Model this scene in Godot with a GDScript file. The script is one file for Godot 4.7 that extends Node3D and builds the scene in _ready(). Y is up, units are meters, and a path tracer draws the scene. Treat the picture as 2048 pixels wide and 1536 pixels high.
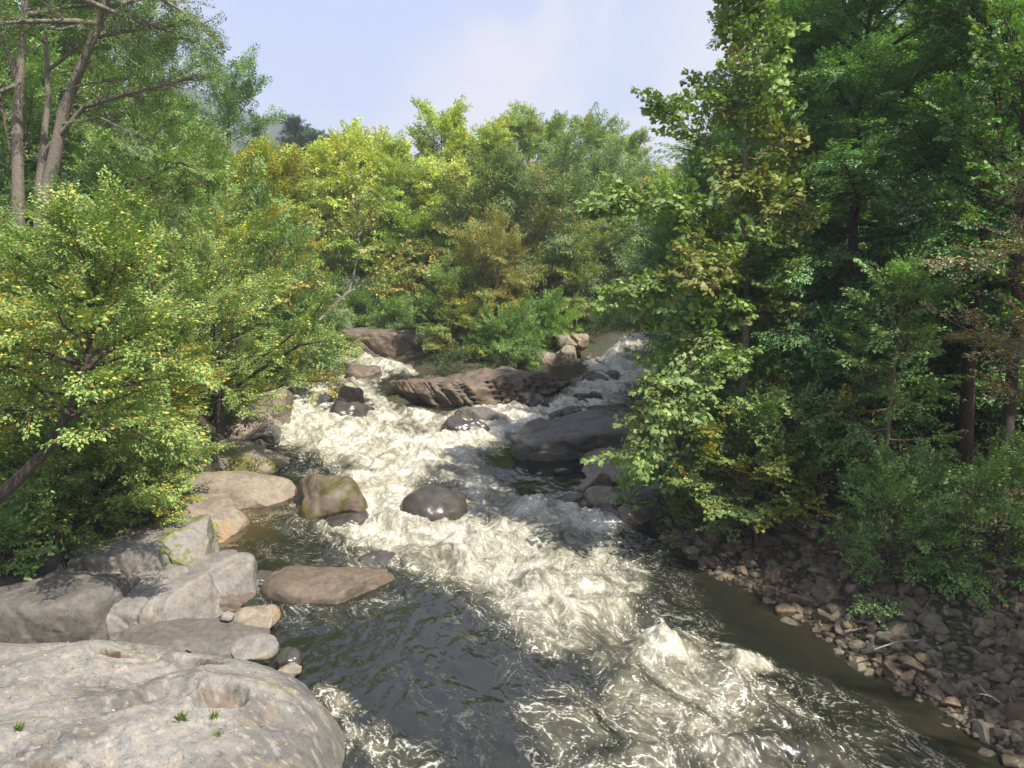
extends Node3D
# Rapids of a forest river seen from a bridge: camera, sky and sun first, then terrain, river, rocks, trees, small things.

var taken := {}
var noises := {}
var rocks_in_water: Array = []      # [x, d, radius] of the boulders that stand in the current
var spheres := {}
var sprays := {}
var mats := {}

# ---------------------------------------------------------------- small helpers
func numbered(called: String) -> String:
	var k: int = taken.get(called, 0)
	taken[called] = k + 1
	return called if k == 0 else "%s_%03d" % [called, k]

func tag(o: Node, label: String, category: String, group := "") -> void:
	o.set_meta("label", label)
	o.set_meta("category", category)
	if group != "":
		o.set_meta("group", group)

func fbm(key: String, freq: float, oct: int, seed_: int, kind := FastNoiseLite.TYPE_SIMPLEX_SMOOTH) -> FastNoiseLite:
	if noises.has(key):
		return noises[key]
	var n := FastNoiseLite.new()
	n.noise_type = kind
	n.frequency = freq
	n.seed = seed_
	if oct > 1:
		n.fractal_type = FastNoiseLite.FRACTAL_FBM
		n.fractal_octaves = oct
	else:
		n.fractal_type = FastNoiseLite.FRACTAL_NONE
	noises[key] = n
	return n

func lut(t: Array, d: float) -> float:
	if d <= t[0][0]:
		return t[0][1]
	for k in t.size() - 1:
		if d <= t[k + 1][0]:
			return lerpf(t[k][1], t[k + 1][1], (d - t[k][0]) / (t[k + 1][0] - t[k][0]))
	return t[t.size() - 1][1]

class Geo:
	var v := PackedVector3Array()
	var n := PackedVector3Array()
	var c := PackedColorArray()
	var i := PackedInt32Array()

	func tube(p: PackedVector3Array, r0: float, r1: float, sides: int, col: Color, power := 1.0) -> void:
		var u := Vector3.ZERO
		var last := p.size() - 1
		for k in p.size():
			var t := (p[mini(k + 1, last)] - p[maxi(k - 1, 0)]).normalized()
			if k == 0:
				u = t.cross(Vector3(0.31, 0.17, 0.93)).normalized()
			else:
				u = (u - t * u.dot(t)).normalized()
			var w := t.cross(u)
			var r := lerpf(r0, r1, pow(float(k) / last, power))
			for j in sides:
				var a := TAU * j / sides
				var o := u * cos(a) + w * sin(a)
				v.append(p[k] + o * r)
				n.append(o)
				c.append(col)
		var b := v.size() - p.size() * sides
		for k in last:
			for j in sides:
				var a0 := b + k * sides + j
				var a1 := b + k * sides + (j + 1) % sides
				i.append_array(PackedInt32Array([a0, a0 + sides, a1, a1, a0 + sides, a1 + sides]))

	func blade(base: Vector3, along: Vector3, wide: Vector3, fold: Vector3, col: Color) -> void:
		# an ovate leaf folded along its midrib
		var s := v.size()
		var nn := along.cross(wide).normalized()
		if nn.y < 0.0:
			nn = -nn
			wide = -wide
		v.append_array(PackedVector3Array([base, base + along * 0.38 + wide + fold, base + along, base + along * 0.38 - wide + fold]))
		n.append_array(PackedVector3Array([nn, (nn + wide * 2.5).normalized(), nn, (nn - wide * 2.5).normalized()]))
		c.append_array(PackedColorArray([col, col, col, col]))
		i.append_array(PackedInt32Array([s, s + 1, s + 2, s, s + 2, s + 3]))

	func lobed(base: Vector3, along: Vector3, wide: Vector3, fold: Vector3, col: Color) -> void:
		# a palmate leaf with five points
		var s := v.size()
		var nn := along.cross(wide).normalized()
		if nn.y < 0.0:
			nn = -nn
			wide = -wide
		var e := [[0.0, 0.0], [0.1, 0.55], [0.42, 1.0], [0.45, 0.5], [0.8, 0.62], [0.74, 0.24], [1.0, 0.0], [0.74, -0.24], [0.8, -0.62], [0.45, -0.5], [0.42, -1.0], [0.1, -0.55]]
		v.append(base + along * 0.4)
		n.append(nn)
		c.append(col)
		for q in e:
			v.append(base + along * q[0] + wide * q[1] + fold * absf(q[1]))
			n.append((nn + wide.normalized() * q[1] * 0.4).normalized())
			c.append(col)
		for k in e.size():
			i.append_array(PackedInt32Array([s, s + 1 + k, s + 1 + (k + 1) % e.size()]))

	func mesh() -> ArrayMesh:
		var a := []
		a.resize(Mesh.ARRAY_MAX)
		a[Mesh.ARRAY_VERTEX] = v
		a[Mesh.ARRAY_NORMAL] = n
		a[Mesh.ARRAY_COLOR] = c
		a[Mesh.ARRAY_INDEX] = i
		var m := ArrayMesh.new()
		m.add_surface_from_arrays(Mesh.PRIMITIVE_TRIANGLES, a)
		return m

func put(called: String, m: Mesh, mat: Material, parent: Node = self) -> MeshInstance3D:
	var o := MeshInstance3D.new()
	o.name = numbered(called) if parent == self else called
	o.mesh = m
	o.material_override = mat
	o.cast_shadow = GeometryInstance3D.SHADOW_CASTING_SETTING_ON
	parent.add_child(o, true)
	return o

# ---------------------------------------------------------------- materials
func speckle(size: int, seed_: int, coarse: float, fine: float, streak: float, contrast: float, warm: float) -> ImageTexture:
	# a seamless stone grain, centred on about 0.8 of white
	var a := FastNoiseLite.new()
	a.seed = seed_
	a.frequency = coarse
	a.fractal_octaves = 5
	var b := FastNoiseLite.new()
	b.seed = seed_ + 7
	b.frequency = fine
	b.fractal_octaves = 2
	var e := FastNoiseLite.new()
	e.seed = seed_ + 13
	e.frequency = streak
	e.fractal_octaves = 4
	var ia := a.get_seamless_image(size, size).get_data()
	var ib := b.get_seamless_image(size, size).get_data()
	var ie := e.get_seamless_image(size, size / 4)
	ie.resize(size, size, Image.INTERPOLATE_CUBIC)
	var ic := ie.get_data()
	var out := PackedByteArray()
	out.resize(size * size * 3)
	for k in size * size:
		var f := (ia[k] / 255.0 - 0.5) * 0.6 + (ib[k] / 255.0 - 0.5) * 0.75 + (ic[k] / 255.0 - 0.5) * 0.18
		var g := 0.8 + f * contrast
		if ib[k] > 222:
			g += 0.12
		var h := (ia[(k * 7 + 911) % (size * size)] / 255.0 - 0.5) * warm + (ic[k] / 255.0 - 0.5) * warm * 0.8
		out[k * 3] = clampi(int((g + h * 0.5) * 255), 0, 255)
		out[k * 3 + 1] = clampi(int((g + h * 0.1) * 255), 0, 255)
		out[k * 3 + 2] = clampi(int((g - h * 0.6) * 255), 0, 255)
	return ImageTexture.create_from_image(Image.create_from_data(size, size, false, Image.FORMAT_RGB8, out))

func gneiss(size: int) -> ImageTexture:
	# swirled bands, hairline cracks, lichen spots and crystal grain
	var layers := []
	for s in [[81, 0.0035, 4], [82, 0.012, 5], [83, 0.2, 2], [84, 0.006, 5], [85, 0.035, 3]]:
		var n := FastNoiseLite.new()
		n.seed = s[0]
		n.frequency = s[1]
		n.fractal_octaves = s[2]
		layers.append(n.get_seamless_image(size, size).get_data())
	var base: PackedByteArray = layers[0]
	var mid: PackedByteArray = layers[1]
	var fine: PackedByteArray = layers[2]
	var line: PackedByteArray = layers[3]
	var spot: PackedByteArray = layers[4]
	var out := PackedByteArray()
	out.resize(size * size * 3)
	for k in size * size:
		var b := base[k] / 255.0
		var m := mid[k] / 255.0
		var g := 0.8 + (m - 0.5) * 0.16 + (fine[k] / 255.0 - 0.5) * 0.28 + 0.02 * sin(b * 60.0 + m * 9.0)
		var warm := 0.012 * sin(b * 40.0 + 2.0) + (m - 0.5) * 0.04 + 0.01
		var crack := absf(line[k] / 255.0 - 0.5)
		if crack < 0.006:
			g -= 0.22
		if spot[k] > 190:
			g += 0.07
		elif spot[k] < 58:
			g -= 0.16
		if fine[k] > 232:
			g += 0.12
		out[k * 3] = clampi(int((g + warm) * 255), 0, 255)
		out[k * 3 + 1] = clampi(int(g * 255), 0, 255)
		out[k * 3 + 2] = clampi(int((g - warm * 1.3) * 255), 0, 255)
	return ImageTexture.create_from_image(Image.create_from_data(size, size, false, Image.FORMAT_RGB8, out))

func stone_material(key: String, col: Color, rough: float, tex: Texture2D, scale: float, relief: float) -> void:
	var m := StandardMaterial3D.new()
	m.resource_name = key
	m.albedo_color = col.linear_to_srgb()
	m.albedo_texture = tex
	m.uv1_triplanar = true
	m.uv1_world_triplanar = true
	m.uv1_triplanar_sharpness = 3.0
	m.uv1_scale = Vector3.ONE * scale
	m.roughness = rough
	m.metallic_specular = 0.45
	m.vertex_color_use_as_albedo = true
	m.heightmap_enabled = true
	m.heightmap_texture = tex
	m.heightmap_scale = relief
	mats[key] = m

func leaf_material(key: String, back: Color, rough: float) -> void:
	var m := StandardMaterial3D.new()
	m.resource_name = key
	m.albedo_color = Color.WHITE
	m.vertex_color_use_as_albedo = true
	m.roughness = rough
	m.metallic_specular = 0.42
	m.backlight_enabled = true
	m.backlight = back
	m.cull_mode = BaseMaterial3D.CULL_DISABLED
	mats[key] = m

func make_materials() -> void:
	var grain := speckle(512, 3, 0.006, 0.16, 0.012, 0.42, 0.12)
	var veined := gneiss(1024)
	var grain2 := speckle(512, 31, 0.009, 0.24, 0.02, 0.55, 0.2)
	stone_material("pale gneiss", Color(0.35, 0.333, 0.305) * (1.0 / PALE), 0.75, veined, 0.3, 0.8)
	stone_material("tan rock", Color(0.39, 0.335, 0.265) * (1.0 / PALE), 0.78, veined, 0.37, 1.2)
	stone_material("brown rock", Color(0.225, 0.178, 0.137) * (1.0 / PALE), 0.6, veined, 0.41, 1.0)
	stone_material("wet dark rock", Color(0.1, 0.088, 0.077) * (1.0 / PALE), 0.28, grain, 0.55, 0.6)
	stone_material("grey ledge", Color(0.21, 0.195, 0.175) * (1.0 / PALE), 0.7, veined, 0.33, 1.2)
	stone_material("riprap stone", Color(0.235, 0.2, 0.145) * (1.0 / PALE), 0.8, grain2, 0.9, 0.7)
	var soil := speckle(512, 77, 0.03, 0.16, 0.05, 1.2, 0.4)
	stone_material("forest soil", Color(0.11, 0.085, 0.05) * (1.0 / PALE), 0.95, soil, 0.45, 3)
	var bark := speckle(512, 55, 0.03, 0.12, 0.03, 0.95, 0.12)
	stone_material("bark", Color(1, 1, 1), 0.9, bark, 1.1, 1.2)
	leaf_material("leaf", Color(0.72, 0.8, 0.35), 0.5)
	leaf_material("needle", Color(0.2, 0.25, 0.12), 0.55)

# ---------------------------------------------------------------- the lie of the land; d is metres upstream of the bridge (-z)
const FALL := [[0.0, -0.1], [12.0, 0.0], [20.0, 0.1], [24.0, 0.3], [27.0, 0.5], [32.0, 0.9], [38.0, 1.3], [44.0, 1.8], [48.0, 2.25], [52.0, 2.75], [56.0, 3.0], [70.0, 3.3], [400.0, 4.0]]
const LEFT := [[0.0, -6.0], [8.0, -6.0], [12.0, -9.0], [16.0, -12.2], [18.6, -10.6], [20.0, -9.9], [22.5, -9.9], [25.0, -10.3], [30.0, -11.0], [34.0, -12.0], [41.0, -14.0], [44.0, -14.5]]
const RIGHT := [[0.0, 9.0], [9.0, 8.8], [12.1, 8.1], [15.3, 7.2], [17.8, 6.4], [21.0, 5.2], [23.3, 4.3], [26.0, 4.4], [31.0, 5.8], [36.0, 6.2], [41.0, 6.4], [44.0, 6.6]]
const ARMS := [[-10.5, 40.0, 3.6, -10.0, 46.0, 4.2], [-10.0, 46.0, 4.2, -13.0, 53.0, 3.2], [-13.0, 53.0, 3.2, -19.0, 59.0, 3.0], [-19.0, 59.0, 3.0, -32.0, 66.0, 4.0], [2.5, 38.0, 3.8, 5.6, 45.5, 1.9], [5.6, 45.5, 1.9, 8.0, 49.0, 2.4], [8.0, 49.0, 2.4, 14.0, 54.0, 3.0], [14.0, 54.0, 3.0, 30.0, 60.0, 5.0]]

func level(x: float, d: float) -> float:
	var w := lut(FALL, d)
	if d > 46.0 and x > 4.0:
		w += 1.0 * smoothstep(48.6, 51.0, d - (x - 9.0) * 0.35) * smoothstep(5.5, 7.5, x)
	return w

func shore(x: float, d: float) -> float:
	# metres outside (+) or inside (-) the channels
	var s := 1e9
	if d < 44.0:
		s = maxf(lut(LEFT, d) - x, x - lut(RIGHT, d))
		if d > 39.5:
			s = maxf(s, (d - 39.5) * 1.2)
	if d > 34.0:
		for a in ARMS:
			var ab := Vector2(a[3] - a[0], a[4] - a[1])
			var ap := Vector2(x - a[0], d - a[1])
			var t := clampf(ap.dot(ab) / ab.length_squared(), 0.0, 1.0)
			s = minf(s, (ap - ab * t).length() - lerpf(a[2], a[5], t))
	return s

func land(x: float, d: float) -> float:
	var s := shore(x, d)
	var w := level(x, d)
	var nb: float = noises.land.get_noise_2d(x, d)
	if s < 0.0:
		return w + maxf(-1.5, s * 0.55) + nb * 0.2
	var h := 0.0
	if x > 3.0 and d < 46.0:
		h = 0.24 * s + 0.035 * maxf(0.0, s - 5.0) * 1.5
		h = minf(h, 2.3 + 0.05 * s)
	elif x < -5.0 and d < 60.0:
		h = minf((1.25 if d > 17.5 and d < 31.0 else 0.42) * s, 1.6 + 0.16 * s)
	else:
		h = minf(0.32 * s, 1.2 + 0.03 * s)
	h = minf(h, 8.0 + 0.01 * s)
	return w + h + nb * 0.35 * minf(1.0, s)

func ground(x: float, d: float) -> Vector3:
	return Vector3(x, land(x, d), -d)

# ---------------------------------------------------------------- terrain, hill, water
func steps(marks: Array) -> PackedFloat32Array:
	# marks: [from, step], ... , [to, 0]
	var out := PackedFloat32Array()
	for k in marks.size() - 1:
		var a: float = marks[k][0]
		while a < marks[k + 1][0] - 1e-4:
			out.append(a)
			a += marks[k][1]
	out.append(marks[marks.size() - 1][0])
	return out

func sheet(xs: PackedFloat32Array, ds: PackedFloat32Array, height: Callable, colour: Callable) -> ArrayMesh:
	var g := Geo.new()
	var nx := xs.size()
	var nd := ds.size()
	g.v.resize(nx * nd)
	g.n.resize(nx * nd)
	g.c.resize(nx * nd)
	for r in nd:
		for q in nx:
			g.v[r * nx + q] = Vector3(xs[q], height.call(xs[q], ds[r]), -ds[r])
			g.c[r * nx + q] = colour.call(xs[q], ds[r])
	for r in nd:
		for q in nx:
			var k := r * nx + q
			var ex := g.v[r * nx + mini(q + 1, nx - 1)] - g.v[r * nx + maxi(q - 1, 0)]
			var ed := g.v[mini(r + 1, nd - 1) * nx + q] - g.v[maxi(r - 1, 0) * nx + q]
			g.n[k] = ex.cross(ed).normalized()
	g.i.resize((nx - 1) * (nd - 1) * 6)
	var at := 0
	for r in nd - 1:
		for q in nx - 1:
			var k := r * nx + q
			for w in [k, k + nx, k + 1, k + 1, k + nx, k + nx + 1]:
				g.i[at] = w
				at += 1
	return g.mesh()

func build_terrain() -> void:
	fbm("land", 0.16, 4, 11)
	fbm("patch", 0.35, 3, 12)
	var xs := steps([[-320.0, 20.0], [-60.0, 4.0], [-24.0, 0.8], [-16.0, 0.4], [18.0, 0.8], [30.0, 4.0], [60.0, 20.0], [320.0, 0.0]])
	var ds := steps([[-40.0, 8.0], [0.0, 1.0], [8.0, 0.4], [46.0, 0.6], [70.0, 4.0], [130.0, 20.0], [700.0, 0.0]])
	var colour := func(x: float, d: float) -> Color:
		var p: float = noises.patch.get_noise_2d(x, d)
		var green := smoothstep(0.05, 0.3, p)
		return Color(1, 1, 1).lerp(Color(0.75, 1.25, 0.55), green) * PALE
	var o := put("ground", sheet(xs, ds, land, colour), mats["forest soil"])
	o.set_meta("kind", "structure")

func build_hill() -> void:
	var n := fbm("hill", 0.012, 3, 21)
	var bump := fbm("trees on hill", 0.085, 3, 22, FastNoiseLite.TYPE_CELLULAR)
	var tone := fbm("hill tone", 0.05, 2, 23)
	var height := func(x: float, d: float) -> float:
		var ridge := 161.0 - 0.33 * clampf(x + 270.0, 0.0, 380.0) - 0.1 * maxf(0.0, -270.0 - x)
		var rise := smoothstep(380.0, 640.0, d)
		return ridge * rise * (1.0 + 0.06 * n.get_noise_2d(x, d)) - 6.0 - 5.0 * bump.get_noise_2d(x, d) * rise
	var colour := func(x: float, d: float) -> Color:
		return Color(0.5, 0.5, 0.5) * (1.0 + 0.7 * tone.get_noise_2d(x, d))
	var m := StandardMaterial3D.new()
	m.resource_name = "wooded hillside"
	m.albedo_color = Color(0.045, 0.08, 0.035).linear_to_srgb()
	m.vertex_color_use_as_albedo = true
	m.roughness = 1.0
	var o := put("hill", sheet(steps([[-900.0, 12.0], [-420.0, 4.0], [-60.0, 12.0], [600.0, 0.0]]), steps([[380.0, 8.0], [760.0, 0.0]]), height, colour), m)
	o.set_meta("kind", "structure")

# where the current breaks white: [strength, [x, d, width], ...] in metres
const RUNS := [
	[1, [-14.03, 56.05, 1.6], [-13.07, 48.21, 1.8], [-11.54, 41.37, 2.2], [-8.95, 35.24, 2.6], [-6.09, 32.33, 3], [-3.91, 30.25, 2.6]],
	[0.9, [-11.48, 52.63, 1.4], [-8.02, 48.21, 1.5], [-4.73, 46.88, 1]],
	[0.85, [-9.77, 45.99, 1.2], [-8.00, 41.37, 0.9], [-6.73, 38.67, 1.2], [-7.65, 35.70, 2]],
	[1, [10.51, 52.63, 2.6], [7.76, 48.21, 2.2], [5.42, 44.41, 1.6], [3.87, 40.25, 1.8], [1.43, 38.67, 1.8], [-0.56, 35.24, 2], [-2.69, 32.71, 2.2], [-4.11, 30.25, 2.6]],
	[0.9, [-5.49, 37.15, 1.6], [-3.36, 35.24, 1.6], [-1.09, 37.66, 1.4], [1.46, 39.71, 1.2]],
	[0.95, [-3.91, 30.25, 2.6], [-4.96, 28.14, 1.8], [-4.27, 25.05, 1.5], [-3.45, 22.85, 2], [-1.85, 22.06, 2.2]],
	[0.85, [-2.87, 29.93, 1.7], [-1.46, 27.59, 1.1], [-0.58, 25.52, 0.9], [0.42, 24.14, 1.2], [0.39, 22.06, 2]],
	[1, [0.59, 24.59, 1.1], [1.72, 24.14, 1.2], [2.92, 23.27, 0.9]],
	[0.85, [-2.68, 22.85, 2], [-0.91, 20.96, 2.3], [0.75, 19.62, 2.1], [1.56, 18.06, 1.6]],
	[0.75, [1.15, 22.45, 1.8], [2.22, 20.96, 1.3], [2.79, 18.96, 1]],
	[0.66, [-0.33, 20.28, 1.8], [0.44, 18.06, 1.4], [1.22, 16.72, 1.5], [2.24, 15.78, 1.4], [3.35, 15.34, 1.3]],
	[0.45, [1.60, 18.65, 2], [2.40, 16.98, 1.4]],
	[1, [3.00, 15.78, 0.5], [3.40, 15.34, 0.5]],
	[0.9, [4.62, 15.34, 0.4], [5.02, 14.93, 0.4]],
	[0.58, [3.27, 14.93, 1.2], [2.91, 13.63, 1.5], [3.27, 12.39, 1.8], [3.42, 11.33, 2]],
	[0.45, [0.98, 13.30, 1], [1.50, 12.11, 1.3], [2.01, 11.09, 1.6]],
	[0.5, [4.29, 14.54, 0.8], [4.87, 12.98, 0.9], [5.04, 11.58, 1]],
	[0.28, [5.24, 14.35, 0.9], [6.14, 12.98, 1.1], [6.41, 11.71, 1.2]],
	[0.25, [3.86, 20.62, 1.3], [3.78, 18.06, 1.1], [4.03, 16.48, 1]],
	[0.2, [-0.87, 17.24, 1], [0.27, 15.14, 0.9], [0.63, 13.63, 0.8]],
	[0.62, [-3.64, 13.98, 0.26], [-2.99, 13.22, 0.26]],
	[0.55, [-2.94, 12.53, 0.26], [-2.37, 12.83, 0.2]],
	[0.42, [-2.59, 12.11, 0.6], [-1.83, 11.58, 0.8]],
	[0.18, [-2.08, 14.73, 0.8], [-1.18, 13.63, 0.8], [-0.82, 12.39, 1]],
	[0.3, [-8.84, 24.14, 0.6], [-6.65, 23.27, 0.6], [-5.77, 22.25, 0.7]],
	[0.22, [-8.57, 21.68, 0.7], [-5.74, 20.96, 0.8]],
	[0.3, [-5.60, 17.64, 0.4], [-4.40, 17.64, 0.35], [-2.77, 18.06, 0.4]],
	[0.16, [-0.47, 29.31, 0.8], [2.16, 25.52, 0.8]],
	[0.2, [0.72, 29.93, 0.8], [3.03, 31.25, 0.6]],
	[0.4, [-8.28, 29.31, 1], [-5.97, 27.59, 0.8]],
	[1.0, [5.5, 48.5, 1.6], [8.0, 50.0, 2.4], [11.5, 53.0, 2.8], [16.0, 56.0, 3.0]],
]
# standing waves and boils: x, d, height, radius across, radius along
const WAVES := [
	[3.21, 15.45, 0.36, 0.42, 0.45],
	[3.02, 15.89, 0.18, 0.8, 0.5],
	[4.85, 15.03, 0.22, 0.4, 0.35],
	[0.77, 24.82, 0.3, 0.5, 0.5],
	[2.03, 23.92, 0.28, 0.7, 0.5],
	[-9.07, 35.70, 0.45, 0.8, 0.9],
	[-7.55, 35.24, 0.2, 1.2, 1],
	[-3.83, 23.27, 0.22, 0.7, 0.6],
	[-0.95, 21.87, 0.2, 0.9, 0.6],
	[2.45, 16.48, -0.3, 0.5, 0.8],
	[2.63, 16.98, -0.15, 0.9, 0.7],
	[3.61, 12.04, 0.24, 1.3, 0.3],
	[4.44, 12.25, 0.18, 0.7, 0.3],
	[-1.76, 20.96, 0.16, 1.1, 0.4],
	[0.72, 18.96, 0.2, 1.2, 0.4],
	[-0.37, 22.85, -0.14, 0.7, 0.5],
	[1.76, 17.64, 0.14, 0.9, 0.35],
	[-3.00, 28.43, 0.25, 0.9, 0.9],
	[-0.07, 27.59, -0.12, 0.8, 0.8],
]
const CELL := 0.25
const GX := 200
const GD := 250
var mask := PackedFloat32Array()

func build_mask() -> void:
	mask.resize(GX * GD)
	for run in RUNS:
		for k in range(1, run.size() - 1):
			var a := Vector2(run[k][0], run[k][1])
			var b := Vector2(run[k + 1][0], run[k + 1][1])
			var wa: float = run[k][2]
			var wb: float = run[k + 1][2]
			var reach := maxf(wa, wb) * 1.6
			for r in range(maxi(0, int((minf(a.y, b.y) - reach - 5.0) / CELL)), mini(GD, int((maxf(a.y, b.y) + reach - 5.0) / CELL) + 1)):
				for q in range(maxi(0, int((minf(a.x, b.x) - reach + 24.0) / CELL)), mini(GX, int((maxf(a.x, b.x) + reach + 24.0) / CELL) + 1)):
					var p := Vector2(q * CELL - 24.0, r * CELL + 5.0)
					var t := clampf((p - a).dot(b - a) / (b - a).length_squared(), 0.0, 1.0)
					var e := (p - a - (b - a) * t).length() / lerpf(wa, wb, t)
					var f: float = run[0] * (1.0 - smoothstep(0.45, 1.5, e))
					mask[r * GX + q] = maxf(mask[r * GX + q], f)
	for s in rocks_in_water:
		for r in range(maxi(0, int((s[1] - 4.0 - 5.0) / CELL)), mini(GD, int((s[1] + 3.0 - 5.0) / CELL))):
			for q in range(maxi(0, int((s[0] - 3.0 + 24.0) / CELL)), mini(GX, int((s[0] + 3.0 + 24.0) / CELL))):
				var x: float = q * CELL - 24.0 - s[0]
				var d: float = r * CELL + 5.0 - s[1]
				var e := absf(Vector2(x, d * (1.0 if d > 0.0 else 0.75)).length() - s[2] * 1.05)
				mask[r * GX + q] = maxf(mask[r * GX + q], s[3] * (1.0 - smoothstep(0.1, 0.75, e)))

func foam_at(x: float, d: float) -> float:
	var fx := clampf((x + 24.0) / CELL, 0.0, GX - 1.001)
	var fd := clampf((d - 5.0) / CELL, 0.0, GD - 1.001)
	var q := int(fx)
	var r := int(fd)
	var k := r * GX + q
	fx -= q
	fd -= r
	return lerpf(lerpf(mask[k], mask[k + 1], fx), lerpf(mask[k + GX], mask[k + GX + 1], fx), fd)

func surge(x: float, d: float) -> float:
	# the shape of the moving surface above the mean level
	var m := foam_at(x, d)
	var q := x + 0.27 * d
	var h: float = 0.022 * noises.ripple.get_noise_2d(x * 2.6, d * 1.6) + 0.03 * noises.swell.get_noise_2d(x, d)
	if m > 0.02:
		var far := 1.0 + 0.02 * maxf(0.0, d - 18.0)
		h += m * far * (0.16 * noises.swell.get_noise_2d(q * 1.2, d * 0.9) + 0.17 * noises.churn.get_noise_2d(q, d * 0.8) + 0.06 * noises.fine.get_noise_2d(q * 0.6, d * 0.5) + 0.08 * m)
	for w in WAVES:
		var ex: float = (x - w[0]) / w[3]
		var ed: float = (d - w[1]) / w[4]
		var e := ex * ex + ed * ed
		if e < 5.0:
			h += w[2] * exp(-e) * (1.0 + 0.35 * noises.churn.get_noise_2d(q * 1.5, d * 1.5))
	return h

const CLEAR := Vector3(34, 35, 29)
const SHOAL := Vector3(84, 68, 44)
const MILKY := Vector3(114, 108, 86)
const FOAM := Vector3(213, 210, 200)
var tile := {}
var rows_done := []

func foam_rows(chunk: int) -> void:
	var size: int = tile.size
	var rows: int = tile.rows
	var buf := PackedByteArray()
	buf.resize(size * rows * 3)
	var rel := PackedByteArray()
	rel.resize(size * rows * 3)
	var nw: FastNoiseLite = noises.warp
	var na: FastNoiseLite = noises.patches
	var nf: FastNoiseLite = noises.thread
	var nt: FastNoiseLite = noises.lace
	var ng: FastNoiseLite = noises.fine
	var at := 0
	for r in rows:
		var d: float = tile.d0 + (tile.d1 - tile.d0) * (chunk * rows + r + 0.5) / size
		for k in size:
			var x: float = tile.x0 + (tile.x1 - tile.x0) * (k + 0.5) / size
			var m := foam_at(x, d)
			var q := x + 0.27 * d
			var wx := nw.get_noise_2d(q * 0.9, d * 0.6) * 0.9
			var wd := nw.get_noise_2d(q * 0.9 + 71.0, d * 0.6) * 0.9
			var a := na.get_noise_2d(q + wx, (d + wd) * 0.6)
			var f := maxf(0.0, 1.0 - 6.5 * absf(nf.get_noise_2d((q + wx), (d + wd) * 0.55)))
			f = maxf(f, 0.85 * maxf(0.0, 1.0 - 5.0 * absf(nf.get_noise_2d((q + wx * 0.5) * 2.7 + 40.0, (d + wd * 0.5) * 1.5))))
			var l := maxf(0.0, 1.0 - 3.6 * absf(nt.get_noise_2d(q + wx * 0.4, (d + wd * 0.4) * 0.6)))
			var g := ng.get_noise_2d(q * 1.3, d)
			var mm := m + 0.4 * a * minf(1.0, m * 2.2)
			var milky := smoothstep(0.12, 0.95, mm + 0.08 * l * m)
			var froth := ng.get_noise_2d(q * 3.3 + 31.0, d * 2.2)
			var bead := ng.get_noise_2d(q * 8.5 + 5.0, d * 5.5)
			var streak := ng.get_noise_2d(q * 1.5 + wx * 2.0, d * 0.4 + 17.0)
			var body := smoothstep(0.46, 1.32, mm + (0.34 * streak + 0.16 * froth + 0.1 * g) * minf(1.0, m * 1.3))
			var lacing := smoothstep(0.6, 1.05, f * 0.8 + l * 0.36 + a * 0.35 + froth * 0.25 + bead * 0.2) * smoothstep(0.06, 0.4, m) * (1.0 - 0.3 * smoothstep(0.6, 1.0, m))
			var white := clampf(maxf(body * (0.86 + 0.2 * bead + 0.2 * froth), lacing * 0.9), 0.0, 1.0)
			var c := CLEAR
			var sh := smoothstep(-9.6, -7.2, -x - 15.0 + absf(d - 23.0) * 0.35) if x < -5.0 else 0.0
			if x < -6.2 and d > 19.5 and d < 27.0:
				sh = smoothstep(6.4, 8.6, -x + 0.7 * a)
				c = c.lerp(SHOAL, sh * 0.8)
			elif d < 20.0:
				sh = smoothstep(1.3, 0.2, tile.edge[chunk * rows + r] - x + 0.5 * a)
				c = c.lerp(SHOAL, sh * 0.2)
			c = c.lerp(MILKY, milky * 0.95).lerp(FOAM, white)
			var rise := clampf(0.3 + 0.35 * white + (0.3 * froth + 0.25 * bead) * m, 0.0, 1.0)
			rel[at] = int(rise * 255.0)
			rel[at + 1] = int((0.1 + 0.68 * maxf(milky * 0.9, white)) * 255.0)
			buf[at] = int(c.x)
			buf[at + 1] = int(c.y)
			buf[at + 2] = int(c.z)
			at += 3
	rows_done[chunk] = [buf, rel]

func foam_texture(size: int, x0: float, x1: float, d0: float, d1: float) -> Array:
	var rows := 32
	tile = {"size": size, "rows": rows, "x0": x0, "x1": x1, "d0": d0, "d1": d1, "edge": PackedFloat32Array()}
	for r in size:
		tile.edge.append(lut(RIGHT, d0 + (d1 - d0) * (r + 0.5) / size))
	rows_done = []
	rows_done.resize(size / rows)
	var id := WorkerThreadPool.add_group_task(foam_rows, size / rows)
	WorkerThreadPool.wait_for_group_task_completion(id)
	var out := []
	for k in 2:
		var all := PackedByteArray()
		for e in rows_done:
			all.append_array(e[k])
		out.append(ImageTexture.create_from_image(Image.create_from_data(size, size, false, Image.FORMAT_RGB8, all)))
	return out

func water_material(tex: Array) -> StandardMaterial3D:
	var m := StandardMaterial3D.new()
	m.resource_name = "white water"
	m.albedo_texture = tex[0]
	m.texture_repeat = false
	m.metallic_specular = 0.5
	m.roughness = 1.0                     # open water is smooth, froth is dull
	m.roughness_texture = tex[1]
	m.roughness_texture_channel = BaseMaterial3D.TEXTURE_CHANNEL_GREEN
	m.heightmap_enabled = true
	m.heightmap_texture = tex[1]
	m.heightmap_scale = 1.0
	return m

var surge_rows := {}
func surge_row(r: int) -> void:
	var xs: PackedFloat32Array = surge_rows.xs
	var d: float = surge_rows.ds[r]
	var out := PackedFloat32Array()
	out.resize(xs.size())
	for q in xs.size():
		out[q] = level(xs[q], d) + surge(xs[q], d)
	surge_rows.out[r] = out

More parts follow.
